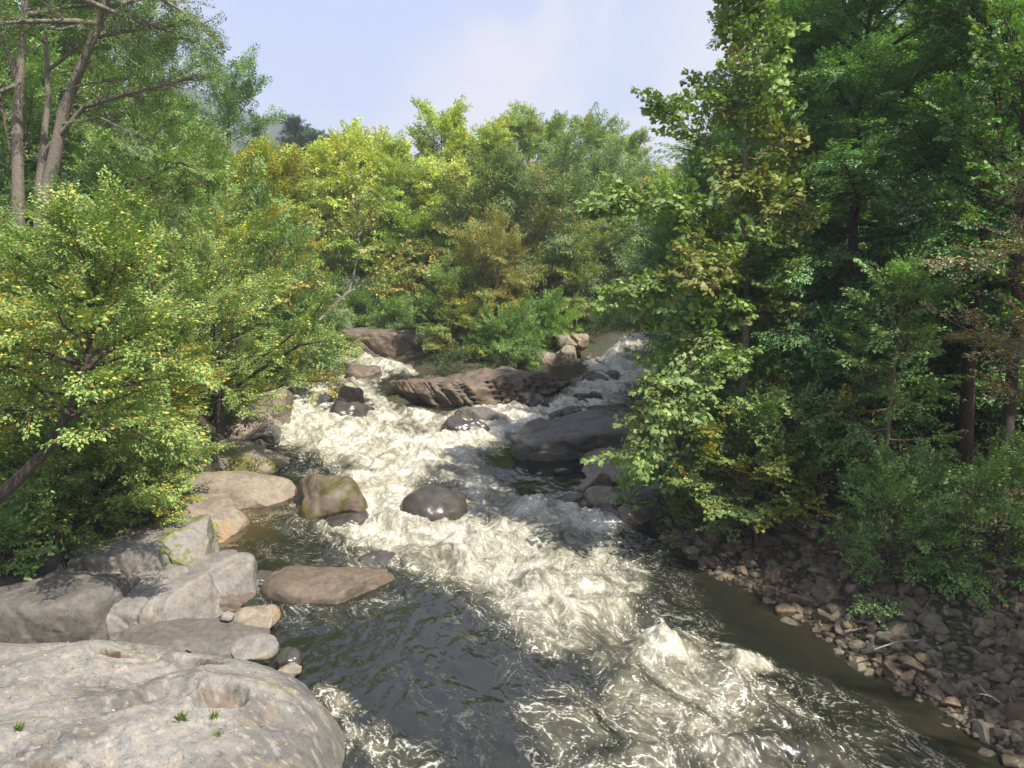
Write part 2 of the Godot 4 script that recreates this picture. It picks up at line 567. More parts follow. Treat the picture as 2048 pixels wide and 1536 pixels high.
func build_river() -> void:
	fbm("ripple", 0.9, 3, 31)
	fbm("swell", 0.42, 2, 32)
	fbm("churn", 1.3, 4, 33)
	fbm("fine", 5.0, 4, 34)
	fbm("warp", 0.7, 2, 35)
	fbm("patches", 0.8, 5, 36)
	fbm("thread", 2.0, 5, 37)
	fbm("lace", 3.4, 5, 38)
	build_mask()
	var mesh := ArrayMesh.new()
	var parts := [[6.0, 24.0, 1536, -8.0, 13.0], [24.0, 68.0, 1536, -22.0, 18.0]]
	for k in parts.size():
		var p: Array = parts[k]
		var ds := PackedFloat32Array()
		var d: float = p[0]
		while d < p[1] - 0.001:
			ds.append(d)
			d += maxf(0.035, d * 0.0038)
		ds.append(p[1])
		var x0: float = p[3] if k == 1 else -13.0
		var xs := steps([[x0, 0.09], [-5.0, 0.045], [8.0, 0.09], [p[4], 0.0]]) if k == 0 else steps([[x0, 0.12], [-14.0, 0.07], [9.0, 0.12], [p[4], 0.0]])
		surge_rows = {"xs": xs, "ds": ds, "out": []}
		surge_rows.out.resize(ds.size())
		WorkerThreadPool.wait_for_group_task_completion(WorkerThreadPool.add_group_task(surge_row, ds.size()))
		var nx := xs.size()
		var nd := ds.size()
		var v := PackedVector3Array()
		var n := PackedVector3Array()
		var uv := PackedVector2Array()
		var ix := PackedInt32Array()
		v.resize(nx * nd)
		n.resize(nx * nd)
		uv.resize(nx * nd)
		ix.resize((nx - 1) * (nd - 1) * 6)
		var at := 0
		for r in nd:
			var row: PackedFloat32Array = surge_rows.out[r]
			for q in nx:
				v[r * nx + q] = Vector3(xs[q], row[q], -ds[r])
				uv[r * nx + q] = Vector2((xs[q] - x0) / (p[4] - x0), (ds[r] - p[0]) / (p[1] - p[0]))
		for r in nd:
			for q in nx:
				var e := r * nx + q
				var ex := v[r * nx + mini(q + 1, nx - 1)] - v[r * nx + maxi(q - 1, 0)]
				var ed := v[mini(r + 1, nd - 1) * nx + q] - v[maxi(r - 1, 0) * nx + q]
				n[e] = ex.cross(ed).normalized()
				if r < nd - 1 and q < nx - 1:
					ix[at] = e
					ix[at + 1] = e + nx
					ix[at + 2] = e + 1
					ix[at + 3] = e + 1
					ix[at + 4] = e + nx
					ix[at + 5] = e + nx + 1
					at += 6
		var a := []
		a.resize(Mesh.ARRAY_MAX)
		a[Mesh.ARRAY_VERTEX] = v
		a[Mesh.ARRAY_NORMAL] = n
		a[Mesh.ARRAY_TEX_UV] = uv
		a[Mesh.ARRAY_INDEX] = ix
		mesh.add_surface_from_arrays(Mesh.PRIMITIVE_TRIANGLES, a)
		mesh.surface_set_material(k, water_material(foam_texture(p[2], x0, p[4], p[0], p[1])))
	var o := MeshInstance3D.new()
	o.name = "river"
	o.mesh = mesh
	o.set_meta("kind", "structure")
	add_child(o)

# ---------------------------------------------------------------- rocks
func ball(n: int) -> Dictionary:
	# directions and faces of a cube blown up to a sphere, corners shared
	if spheres.has(n):
		return spheres[n]
	var v := PackedVector3Array()
	var ix := PackedInt32Array()
	var seen := {}
	for face in 6:
		var ids := PackedInt32Array()
		for r in n + 1:
			for q in n + 1:
				var a := tan((float(q) / n - 0.5) * PI / 2)
				var b := tan((float(r) / n - 0.5) * PI / 2)
				var p: Vector3 = [Vector3(1, a, b), Vector3(-1, a, b), Vector3(a, 1, b), Vector3(a, -1, b), Vector3(a, b, 1), Vector3(a, b, -1)][face]
				p = p.normalized()
				var key := Vector3i((p * 20000.0).round())
				if not seen.has(key):
					seen[key] = v.size()
					v.append(p)
				ids.append(seen[key])
		for r in n:
			for q in n:
				var k := r * (n + 1) + q
				for t in [[ids[k], ids[k + 1], ids[k + n + 1]], [ids[k + 1], ids[k + n + 2], ids[k + n + 1]]]:
					var m: Vector3 = (v[t[2]] - v[t[0]]).cross(v[t[1]] - v[t[0]])
					if m.dot(v[t[0]]) < 0.0:
						ix.append_array(PackedInt32Array([t[0], t[2], t[1]]))
					else:
						ix.append_array(PackedInt32Array(t))
	spheres[n] = {"v": v, "i": ix}
	return spheres[n]

func smooth_normals(v: PackedVector3Array, ix: PackedInt32Array) -> PackedVector3Array:
	var n := PackedVector3Array()
	n.resize(v.size())
	for k in range(0, ix.size(), 3):
		var f := (v[ix[k + 2]] - v[ix[k]]).cross(v[ix[k + 1]] - v[ix[k]])
		n[ix[k]] += f
		n[ix[k + 1]] += f
		n[ix[k + 2]] += f
	for k in n.size():
		n[k] = n[k].normalized()
	return n

const PALE := 0.6          # vertex colours hold at most 1, so they are kept low and the stone's own colour is divided by this

# half: half extents; power: 2 round .. 6 boxy; cuts: flat faces; rough: relief in metres; o: bend, moss, beds, groove, stain
func rock_mesh(half: Vector3, power: float, cuts: int, rough: float, seed_: int, detail: int, o := {}) -> ArrayMesh:
	var rng := RandomNumberGenerator.new()
	rng.seed = seed_
	var planes := []
	for k in cuts:
		var nrm := Vector3(rng.randf_range(-1, 1), rng.randf_range(-0.3, 1), rng.randf_range(-1, 1)).normalized()
		planes.append([nrm, rng.randf_range(0.62, 0.95)])
	var s := ball(detail)
	var dirs: PackedVector3Array = s.v
	var g := Geo.new()
	g.v.resize(dirs.size())
	g.c.resize(dirs.size())
	g.i = s.i
	var big: FastNoiseLite = noises.lump
	var mid: FastNoiseLite = noises.dent
	var tone: FastNoiseLite = noises.stain
	var shift := Vector3(seed_ * 3.7, seed_ * 1.9, seed_ * 5.3)
	var size := (half.x + half.y + half.z) / 3.0
	var bend: float = o.get("bend", 0.0)
	var beds: float = o.get("beds", 0.0)
	var groove: float = o.get("groove", 0.0)
	var plates: float = o.get("plates", 0.05) * minf(1.0, size)
	var plate_size: float = o.get("plate_size", 0.8 / maxf(0.4, size))
	var moss: float = o.get("moss", -2.0)
	var flat: float = o.get("flat", 0.88)
	var own: Color = o.get("own", Color.WHITE)
	var stain: float = o.get("stain", 0.2)
	for k in dirs.size():
		var q := dirs[k]
		var r := pow(pow(absf(q.x), power) + pow(absf(q.y), power) + pow(absf(q.z), power), -1.0 / power)
		q *= r
		for p in planes:
			var e: float = q.dot(p[0]) - p[1]
			if e > 0.0:
				q -= p[0] * (e * flat)
		var w := q * half
		var lump := big.get_noise_3dv(w * (0.9 / size) + shift)
		var dent := mid.get_noise_3dv(w + shift)
		w += dirs[k] * (lump * size * 0.3 * o.get("lumpy", 0.7) + dent * rough)
		if plates > 0.0:
			var cell := noises.plate.get_noise_3dv(w * plate_size + shift) as float
			var gap := noises.crack.get_noise_3dv(w * plate_size + shift) as float
			w += dirs[k] * plates * (cell - 0.5 * (1.0 - smoothstep(-0.98, -0.84, gap)))
		if beds > 0.0:
			var layer := w.y * beds + 0.25 * w.x + lump * 0.5
			var f := absf(layer - roundf(layer))
			w -= Vector3(dirs[k].x, 0, dirs[k].z) * 0.1 * (1.0 - smoothstep(0.03, 0.14, f))
		if groove > 0.0:
			var f2 := absf(mid.get_noise_2d((w.x + 0.55 * w.y) * 1.1 + shift.x, w.y * 0.12))
			w -= Vector3(dirs[k].x * 0.2, 0, dirs[k].z) * groove * (1.0 - smoothstep(0.0, 0.16, f2))
		w.z += bend * pow(w.x / half.x, 2.0)
		g.v[k] = w
		var t := tone.get_noise_3dv(w * 0.9 + shift)
		var t2 := tone.get_noise_3dv(w * 3.1 - shift)
		var c := Color(1, 1, 1) * (1.0 + 0.28 * t + 0.16 * t2)
		c = c.lerp(Color(1.25, 0.95, 0.6) * 1.05, smoothstep(0.18, 0.34, t2 - 0.4 * t) * stain)
		c = c.lerp(Color(0.4, 0.4, 0.4), smoothstep(0.2, 0.3, t + 0.6 * t2) * 0.4 * o.get("blotch", 1.0))
		if moss > -1.5:
			c = c.lerp(Color(0.62, 0.75, 0.2), smoothstep(0.0, 0.12, t2 * 0.7 + t * 0.5 + moss) * 0.85)
		g.c[k] = c * own * PALE
	g.n = smooth_normals(g.v, g.i)
	return g.mesh()

func boulder(called: String, label: String, centre: Vector3, half: Vector3, mat: String, seed_: int, o := {}) -> MeshInstance3D:
	var wide := maxf(half.x, half.z)
	var detail: int = o.get("detail", 46 if wide > 1.2 else (26 if wide > 0.5 else 16))
	var m := rock_mesh(half, o.get("power", 2.6), o.get("cuts", 3), o.get("rough", 0.08) * minf(1.0, wide), seed_, detail, o)
	var r := put(called, m, mats[mat])
	r.position = centre
	r.rotation = Vector3(o.get("pitch", 0.0), o.get("yaw", 0.0), o.get("roll", 0.0))
	tag(r, label, o.get("category", "boulder" if wide > 0.7 else "rock"), o.get("group", ""))
	if o.get("wet", 0.0) > 0.0:
		rocks_in_water.append([centre.x, -centre.z, wide * 0.95, o.wet])
	return r

# the worn slab in the foreground: a sheet over its plan outline, with potholes sunk into it
const SLAB := [[-2.2, 7.0], [-2.55, 9.0], [-2.75, 11.0], [-3.0, 12.4], [-3.7, 13.4], [-4.7, 13.9], [-5.7, 14.2], [-7.0, 14.5], [-9.0, 14.5], [-14.0, 15.0], [-15.0, 6.0], [-3.0, 6.0]]
const HOLES := [
	[-4.68, 11.53, 0.42, 0.5, 0.6, 0.34, 0.5],
	[-5.60, 12.99, 0.5, 0.26, -0.25, 0.4, 0.6],
	[-7.15, 12.91, 0.36, 0.13, -0.1, 0.25, 0.85],
	[-5.54, 11.53, 0.5, 0.42, 0.2, 0.2, 0],
	[-6.48, 11.00, 0.7, 0.3, 0.2, 0.12, 0],
	[-3.65, 11.24, 0.4, 0.3, 0.5, 0.1, 0],
	[-6.37, 9.35, 0.35, 0.3, 0.3, 0.12, 0.6],
	[-6.57, 10.07, 0.2, 0.12, 0.3, 0.1, 0.3],
	[-6.01, 12.49, 0.6, 0.3, 0.5, 0.08, 0],
]

func inside(poly: Array, x: float, d: float) -> float:
	# signed distance, positive inside
	var best := 1e9
	var within := false
	var j := poly.size() - 1
	for k in poly.size():
		var a := Vector2(poly[k][0], poly[k][1])
		var b := Vector2(poly[j][0], poly[j][1])
		var ab := b - a
		var t := clampf((Vector2(x, d) - a).dot(ab) / ab.length_squared(), 0.0, 1.0)
		best = minf(best, (Vector2(x, d) - a - ab * t).length())
		if (a.y > d) != (b.y > d) and x < (b.x - a.x) * (d - a.y) / (b.y - a.y) + a.x:
			within = not within
		j = k
	return best if within else -best

func slab_height(x: float, d: float) -> float:
	var s := inside(SLAB, x, d)
	s += 0.12 * noises.land.get_noise_2d(x * 3.0, d * 3.0)
	var h := -0.9
	if s > -0.25:
		var e := minf(1.0, (s + 0.25) / 1.75)
		h = -0.9 + 2.2 * sqrt(1.0 - (1.0 - e) * (1.0 - e)) + 0.09 * maxf(0.0, s - 1.5)
	var roll: float = noises.lump.get_noise_2d(x * 0.42 + 3.0, d * 0.5)
	h += 0.24 * roll * smoothstep(0.2, 1.6, s) + 0.014 * noises.dent.get_noise_2d(x * 1.3, d * 1.3)
	h -= 0.1 * (1.0 - smoothstep(0.0, 0.05, absf(noises.lump.get_noise_2d(x * 0.5 + 0.5 * d, d * 0.9 + 40.0)))) * smoothstep(0.3, 0.9, s) * 0.35
	for q in HOLES:
		var c := cos(q[4])
		var sn := sin(q[4])
		var ex: float = ((x - q[0]) * c + (d - q[1]) * sn) / q[2]
		var ed: float = (-(x - q[0]) * sn + (d - q[1]) * c) / q[3]
		var e: float = sqrt(ex * ex + ed * ed) + 0.3 * noises.dent.get_noise_2d(x * 1.4, d * 1.4)
		h -= q[5] * (1.0 - smoothstep(0.5, 1.04, e + 0.25 * ed))
		h += 0.035 * exp(-pow((e - 1.25) / 0.25, 2.0))
	return h

func build_slab() -> void:
	var colour := func(x: float, d: float) -> Color:
		var t: float = noises.stain.get_noise_2d(x * 0.5, d * 0.8)
		var t2: float = noises.stain.get_noise_2d(x * 2.0 + 90.0, d * 2.6)
		var t3: float = noises.stain.get_noise_2d(x * 7.0, d * 9.0)
		var c := Color(1, 1, 1) * (1.0 + 0.2 * t + 0.06 * t2 + 0.06 * t3)
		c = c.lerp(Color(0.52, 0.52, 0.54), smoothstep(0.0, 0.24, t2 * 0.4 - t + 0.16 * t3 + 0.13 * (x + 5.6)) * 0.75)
		c = c.lerp(Color(1.28, 1.06, 0.76), smoothstep(0.12, 0.4, t2 + 0.3 * t3) * 0.25)
		c = c.lerp(Color(1.45, 1.45, 1.42), smoothstep(0.3, 0.36, t3 + 0.2 * t2) * 0.6)
		for q in HOLES:
			if q[6] > 0.0 and Vector2((x - q[0]) / q[2], (d - q[1]) / q[3]).length() < 0.62 + 0.5 * t3:
				c = c.lerp(Color(0.42, 0.22, 0.11), q[6])
		if x > -4.2 and d < 13.4:
			c = c.lerp(Color(0.6, 0.7, 0.22), smoothstep(0.1, 0.2, t2 + 0.5 * t3 - 0.55 + 0.25 * (x + 4.2)) * 0.6)
		return c * PALE
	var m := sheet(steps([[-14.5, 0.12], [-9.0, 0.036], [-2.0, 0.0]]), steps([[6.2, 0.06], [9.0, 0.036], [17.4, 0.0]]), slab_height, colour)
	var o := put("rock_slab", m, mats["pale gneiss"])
	tag(o, "huge pale water-worn rock slab with potholes filling the near corner beside the dark calm water", "rock slab")

# ---------------------------------------------------------------- stones of the bank
func build_riprap() -> void:
	var rng := RandomNumberGenerator.new()
	rng.seed = 404
	var kinds := []
	for k in 14:
		var own: Color = [Color(1, 1, 1), Color(0.8, 0.78, 0.76), Color(1.15, 1.02, 0.85), Color(0.7, 0.62, 0.52), Color(1.2, 1.17, 1.1)][k % 5]
		kinds.append(rock_mesh(Vector3(1.0, rng.randf_range(0.3, 0.7), rng.randf_range(0.5, 0.95)), rng.randf_range(4.0, 9.0), rng.randi_range(7, 12), 0.03, 900 + k, 9, {"lumpy": 0.12, "stain": 0.3, "blotch": 0.6, "flat": 0.98, "own": own, "plates": 0.0}))
	var bank := Node3D.new()
	bank.name = "stony_bank"
	bank.set_meta("kind", "structure")
	bank.set_meta("label", "shaded bank of loose angular stones sloping down to the water under the trees")
	add_child(bank)
	var spots := []
	while spots.size() < 5200:
		var d := 9.0 + 18.5 * pow(rng.randf(), 1.25)
		var x := lut(RIGHT, d) + rng.randf_range(-1.5, 8.5)
		var s := x - lut(RIGHT, d)
		if s > 5.0 and d > 20.0 or x > 0.78 * d + 2.0 or (d > 23.0 and s < 0.6):
			continue
		var r := 0.06 + 0.13 * pow(rng.randf(), 2.4) + (rng.randf_range(0.06, 0.2) if rng.randf() < 0.05 else 0.0)
		spots.append([r * 769.0 / d, x, d, r])
	spots.sort_custom(func(a, b): return a[0] > b[0])
	var mm := []
	for k in kinds.size():
		mm.append([])
	for k in spots.size():
		var x: float = spots[k][1]
		var d: float = spots[k][2]
		var r: float = spots[k][3]
		var b := Basis.from_euler(Vector3(rng.randf_range(-0.5, 0.5), rng.randf() * TAU, rng.randf_range(-0.5, 0.5))).scaled(Vector3.ONE * r)
		var t := Transform3D(b, Vector3(x, land(x, d) + r * rng.randf_range(0.1, 0.45), -d))
		var kind := rng.randi() % kinds.size()
		if k < 300:
			var o := MeshInstance3D.new()
			o.name = "stone" if k == 0 else "stone_%03d" % k
			o.mesh = kinds[kind]
			o.material_override = mats["riprap stone"]
			o.transform = t
			bank.add_child(o, true)
		else:
			mm[kind].append(t)
	for k in kinds.size():
		var m := MultiMesh.new()
		m.transform_format = MultiMesh.TRANSFORM_3D
		m.mesh = kinds[k]
		m.instance_count = mm[k].size()
		for e in mm[k].size():
			m.set_instance_transform(e, mm[k][e])
		var o := MultiMeshInstance3D.new()
		o.name = "small_stones" if k == 0 else "small_stones_%03d" % k
		o.multimesh = m
		o.material_override = mats["riprap stone"]
		o.set_meta("kind", "stuff")
		bank.add_child(o, true)

# ---------------------------------------------------------------- trees
const YELLOW := Color(0.46, 0.42, 0.05)
# vertex colours hold at most 1: a plain leaf is LEAF, and a spray's own colour is its tint divided by LEAF
const LEAF := Color(0.3, 0.5, 0.35)
const LUSH := 1.95
const BROWN := Color(0.27, 0.16, 0.06)

func spray(kind: String, variant: int) -> ArrayMesh:
	var key := "%s%d" % [kind, variant]
	if sprays.has(key):
		return sprays[key]
	var rng := RandomNumberGenerator.new()
	rng.seed = hash(key)
	var g := Geo.new()
	# length of the spray, leaves, leaf length, half width, droop, share of yellow leaves, lobed, flatness
	var k: Array = {
		"elm": [0.66, 48, 0.1, 0.027, 0.25, 0.03, false, 0.5],
		"hornbeam": [0.6, 50, 0.088, 0.026, 0.3, 0.06, false, 0.6],
		"sycamore": [0.75, 22, 0.165, 0.088, 0.5, 0.06, true, 0.9],
		"maple": [0.62, 34, 0.1, 0.052, 0.35, 0.04, true, 0.4],
		"willow": [0.7, 60, 0.11, 0.014, 0.5, 0.02, false, 1.0],
		"locust": [0.7, 56, 0.07, 0.022, 0.2, 0.05, false, 0.6],
		"far": [1.2, 60, 0.17, 0.055, 0.3, 0.04, false, 0.9],
		"farfine": [1.2, 84, 0.13, 0.04, 0.3, 0.04, false, 0.9],
	}.get(kind, [])
	if kind == "pine":
		for e in 7:
			var at := Vector3(0.15 * e, 0.0, rng.randf_range(-0.2, 0.2))
			for j in 16:
				var dir := Vector3(rng.randf_range(0.1, 1), rng.randf_range(-0.35, 0.7), rng.randf_range(-1, 1)).normalized() * 0.3
				g.blade(at, dir, dir.cross(Vector3.UP).normalized() * 0.02, Vector3.ZERO, LEAF * rng.randf_range(0.7, 1.2))
		sprays[key] = g.mesh()
		return sprays[key]
	var length: float = k[0]
	g.tube(PackedVector3Array([Vector3.ZERO, Vector3(length * 0.5, 0.02, 0), Vector3(length, -0.06 * k[4], 0)]), 0.007, 0.003, 3, Color(0.5, 0.38, 0.25))
	var side := 1.0
	for e in k[1]:
		var t: float = 0.05 + 0.95 * (e + rng.randf()) / k[1]
		side = -side
		var out: float = rng.randf_range(0.02, 0.42 * length) * (1.15 - t)
		var at := Vector3(length * t + out * 0.5, rng.randfn(0.0, 0.05 * k[7] * length / 0.6), side * out)
		var yaw := side * rng.randf_range(0.35, 1.3)
		var pitch: float = -k[4] * rng.randf_range(0.2, 1.6) + rng.randfn(0.0, 0.25 * k[7])
		var along := Vector3(cos(yaw) * cos(pitch), sin(pitch), sin(yaw) * cos(pitch))
		var roll := rng.randfn(0.0, 0.45 * k[7] + 0.15)
		var wide := along.cross(Vector3.UP).normalized().rotated(along, roll)
		var size := rng.randf_range(0.7, 1.15)
		var c := LEAF * rng.randf_range(0.72, 1.28)
		if rng.randf() < k[5]:
			c = Color(0.86, 0.82, 0.34) * rng.randf_range(0.7, 1.05)
		along *= k[2] * size
		wide *= k[3] * size
		var fold: Vector3 = Vector3.UP * k[3] * size * rng.randf_range(0.05, 0.5)
		if k[6]:
			g.lobed(at, along, wide, fold, c)
		else:
			g.blade(at, along, wide, fold, c)
	sprays[key] = g.mesh()
	return sprays[key]

func profile(kind: String, u: float) -> float:
	match kind:
		"cone":
			return 1.02 - u * 0.95
		"column":
			return (0.55 + 0.45 * sin(PI * clampf(u * 1.3, 0.0, 1.0))) * (1.0 - 0.45 * u)
		"vase":
			return 0.45 + 0.6 * sin(PI * clampf(0.15 + u * 0.75, 0.0, 1.0))
		"bush":
			return sqrt(maxf(0.05, 1.0 - u * u))
	return 0.35 + 0.75 * sqrt(maxf(0.0, 1.0 - pow(2.0 * u - 0.85, 2.0) * 0.75)) * (1.0 - 0.25 * u)

func curve(from: Vector3, dir: Vector3, length: float, sag: float, wobble: float, count: int, rng: RandomNumberGenerator) -> PackedVector3Array:
	var out := PackedVector3Array([from])
	var p := from
	var d := dir.normalized()
	for k in count:
		d = (d + Vector3(rng.randfn(0, wobble), rng.randfn(0, wobble * 0.7) + sag, rng.randfn(0, wobble))).normalized()
		p += d * (length / count)
		out.append(p)
	return out

func moved(p: Array, by: Vector3) -> PackedVector3Array:
	var out := PackedVector3Array()
	for q in p:
		out.append(q + by)
	return out

func along_line(p: PackedVector3Array, t: float) -> Vector3:
	var f := clampf(t, 0.0, 0.9999) * (p.size() - 1)
	return p[int(f)].lerp(p[int(f) + 1], f - int(f))

# o: h height, r trunk radius, cr crown radius, cb share of the height that is bare, n limbs, leaf kind, tint, and more (see the defaults)
func tree(called: String, label: String, base: Vector3, o: Dictionary) -> Node3D:
	var rng := RandomNumberGenerator.new()
	rng.seed = o.get("seed", hash(label))
	var root := Node3D.new()
	root.name = numbered(called)
	root.position = base
	add_child(root)
	tag(root, label, o.get("category", "tree"), o.get("group", ""))
	var h: float = o.h if o.has("h") else o.top - base.y - o.cr * 0.3 - 0.3
	var tr: float = o.get("r", h * 0.012)
	var cr: float = o.cr
	var cb: float = o.get("cb", 0.25)
	var lean: Vector3 = o.get("lean", Vector3.ZERO)
	var bark: Color = o.get("bark", Color(0.17, 0.13, 0.1))
	var kind: String = o.leaf
	var tint: Color = o.tint
	var dull := tint.r * 0.3 + tint.g * 0.6 + tint.b * 0.1
	tint = Color(tint.r * 0.92, tint.g, tint.b * 1.1).lerp(Color(dull, dull, dull), 0.06)
	var spread: float = o.get("spread", 0.0)
	var sag: float = o.get("sag", 0.02)
	var fill: float = o.get("fill", 1.0)
	var unit: float = o.get("unit", 0.42)          # metres between sprays along a twig
	var scale: float = o.get("scale", 1.0)
	var shape: String = o.get("shape", "round")
	var wood := Geo.new()
	var boughs := Geo.new()
	var limbs := []                                   # [points, radius, length]
	var stems := []
	if o.has("stems"):
		for e in o.stems:
			stems.append([moved(e[0], -base), e[1], e.size() > 2 and e[2]])
	else:
		var many: int = o.get("many", 1)
		for s in many:
			var away := Vector3.ZERO
			if many > 1:
				var az := TAU * s / many + rng.randf()
				away = Vector3(cos(az), 0, sin(az)) * cr * 0.45
			var pts := PackedVector3Array()
			var w1 := rng.randf() * TAU
			for k in 10:
				var t := k / 9.0
				pts.append(Vector3.UP * (h * t * (1.0 if s == 0 else 0.85) - 0.3 * (1.0 - t)) + (lean + away) * pow(t, 1.3) + Vector3(sin(w1 + t * 5.0), 0, cos(w1 * 1.7 + t * 4.0)) * tr * 1.6 * t)
			stems.append([pts, tr * (1.0 if s == 0 else 0.75)])
	for s in stems:
		var pts: PackedVector3Array = s[0]
		wood.tube(pts, s[1], s[1] * 0.12, 8, bark, 0.85)
		if s.size() > 2 and s[2]:
			continue
		var count := int(o.get("n", 26) / float(stems.size()) + 0.5)
		for k in count:
			var u := (k + rng.randf() * 0.9) / count
			var t := cb + (1.0 - cb) * u
			var from := along_line(pts, t)
			var az := k * 2.4 + rng.randf_range(-0.5, 0.5)
			var length := cr * profile(shape, u) * rng.randf_range(0.6, 1.15)
			var el: float = lerpf(o.get("low", 0.05), o.get("high", 1.0), u) + rng.randfn(0, 0.16)
			var dir: Vector3 = Vector3(cos(az) * cos(el), sin(el), sin(az) * cos(el)) + o.get("wind", Vector3.ZERO)
			limbs.append([curve(from, dir, length, sag - 0.012 * length * spread, 0.13, 6, rng), s[1] * lerpf(0.42, 0.14, u), length])
		# the leader ends in a limb of its own
		limbs.append([curve(pts[pts.size() - 2], Vector3.UP + lean * 0.05, cr * 0.35 + 0.4, 0.0, 0.2, 4, rng), s[1] * 0.14, cr * 0.35 + 0.4])
	for e in o.get("limbs", []):
		var pl := moved(e[0], -base)
		var ln := 0.0
		for k in pl.size() - 1:
			ln += (pl[k + 1] - pl[k]).length()
		limbs.append([pl, e[1], ln, e[2] if e.size() > 2 else 1.0])
	var places: Array[Transform3D] = []
	for e in limbs:
		var pts: PackedVector3Array = e[0]
		var ln: float = e[2]
		var leafy: float = e[3] if e.size() > 3 else 1.0
		boughs.tube(pts, e[1], maxf(0.006, e[1] * 0.2), 6 if e[1] > 0.05 else 4, bark)
		var twigs := int(ceil(ln * o.get("twigs", 3.4) * fill)) + 1
		for k in twigs:
			var t := lerpf(o.get("inner", 0.2), 1.0, (k + rng.randf()) / twigs)
			var from := along_line(pts, t)
			var dir := (along_line(pts, t + 0.1) - along_line(pts, t - 0.1)).normalized()
			var turn := (1.0 if k % 2 == 0 else -1.0) * rng.randf_range(0.4, 1.25) * (1.0 - 0.5 * t)
			dir = dir.rotated(Vector3.UP, turn)
			dir.y += rng.randfn(o.get("lift", 0.05), 0.28)
			var tl: float = (0.35 + 0.3 * ln * (1.15 - t)) * rng.randf_range(0.6, 1.2) * o.get("tl", 1.0)
			var tp := curve(from, dir, tl, sag * 1.5 - 0.03 - 0.05 * spread, 0.16, 3, rng)
			boughs.tube(tp, maxf(0.006, e[1] * 0.25), 0.004, 3, bark)
			if rng.randf() > leafy:
				continue
			var m := maxi(1, int(tl / unit + 0.6))
			for q in m + 1:
				if rng.randf() < o.get("gaps", 0.1):
					continue
				var s := (q + rng.randf() * 0.8) / (m + 1)
				var at := along_line(tp, s)
				var fwd := (along_line(tp, s + 0.15) - along_line(tp, s - 0.15)).normalized()
				fwd = fwd.rotated(Vector3.UP, rng.randfn(0, 0.7))
				fwd.y += rng.randfn(-0.08 - 0.25 * spread, 0.2)
				fwd = fwd.normalized()
				var up := (Vector3.UP + Vector3(rng.randfn(0, 0.3), 0, rng.randfn(0, 0.3))).normalized()
				var z := fwd.cross(up).normalized()
				var b := Basis(fwd, z.cross(fwd).normalized(), z).scaled(Vector3.ONE * scale * rng.randf_range(0.75, 1.2))
				places.append(Transform3D(b, at))
	var trunk := put("trunk", wood.mesh(), mats["bark"], root)
	put("branches", boughs.mesh(), mats["bark"], trunk)
	if places.size():
		var mm := MultiMesh.new()
		mm.transform_format = MultiMesh.TRANSFORM_3D
		mm.use_colors = true
		mm.mesh = spray(kind, int(rng.randi() % 3))
		mm.instance_count = places.size()
		var turned: float = o.get("turned", 0.0)       # share of sprays that have changed colour
		var turned_to: Color = o.get("turned_to", YELLOW)
		for k in places.size():
			mm.set_instance_transform(k, places[k])
			var c := tint * LUSH * rng.randf_range(0.72, 1.3)
			var patch: float = noises.stain.get_noise_3dv((places[k].origin + base) * 0.5) + rng.randfn(0, 0.12)
			if turned > 0.0 and patch > 0.42 - turned:
				c = c.lerp(turned_to * rng.randf_range(0.7, 1.2), rng.randf_range(0.35, 0.9))
			mm.set_instance_color(k, Color(c.r / LEAF.r, c.g / LEAF.g, c.b / LEAF.b))
		var crown := MultiMeshInstance3D.new()
		crown.name = "crown"
		crown.multimesh = mm
		crown.material_override = mats["needle" if kind == "pine" else "leaf"]
		crown.set_meta("kind", "stuff")
		root.add_child(crown, true)
	total_sprays += places.size()
	return root
var total_sprays := 0

func build_undergrowth() -> void:
	var rng := RandomNumberGenerator.new()
	rng.seed = 88
	var spots: Array[Transform3D] = []
	var cols := []
	for k in 26000:
		var d := rng.randf_range(13.0, 72.0)
		var x := rng.randf_range(-34.0, 36.0)
		var s := shore(x, d)
		if s < 1.5 or absf(x) > d * 0.8 + 3.0:
			continue
		if x > 3.0 and d < 30.0 and s < 5.5:
			continue
		if x < 0.0 and d < 19.0 and s < 3.0:
			continue
		if noises.patch.get_noise_2d(x, d) < -0.12:
			continue
		var f := Vector3(rng.randf_range(-1, 1), rng.randf_range(0.0, 0.8), rng.randf_range(-1, 1)).normalized()
		var z := f.cross(Vector3(rng.randf_range(-0.3, 0.3), 1, 0)).normalized()
		spots.append(Transform3D(Basis(f, z.cross(f), z).scaled(Vector3.ONE * rng.randf_range(0.8, 1.6)), Vector3(x, land(x, d) + rng.randf_range(0.05, 0.75), -d)))
		cols.append(Color(0.06, 0.1, 0.022) * rng.randf_range(0.7, 1.5))
	var mm := MultiMesh.new()
	mm.transform_format = MultiMesh.TRANSFORM_3D
	mm.use_colors = true
	mm.mesh = spray("hornbeam", 1)
	mm.instance_count = spots.size()
	for k in spots.size():
		mm.set_instance_transform(k, spots[k])
		var c: Color = cols[k]
		mm.set_instance_color(k, Color(c.r / LEAF.r, c.g / LEAF.g, c.b / LEAF.b))
	var o := MultiMeshInstance3D.new()
	o.name = "undergrowth"
	o.multimesh = mm
	o.material_override = mats["leaf"]
	o.set_meta("kind", "stuff")
	tag(o, "low leafy undergrowth covering the wooded banks beneath the trees", "undergrowth")
	add_child(o)

# ---------------------------------------------------------------- the place
func _ready() -> void:
	set_view()
	make_noises()
	make_materials()
	build_terrain()
	build_hill()
	build_rocks()
	build_slab()
	build_river()
	build_riprap()
	build_left_bank()
	build_island_and_far_woods()
	build_right_bank()
	build_undergrowth()
	build_small_things()
	print("sprays ", total_sprays, " ms ", Time.get_ticks_msec())

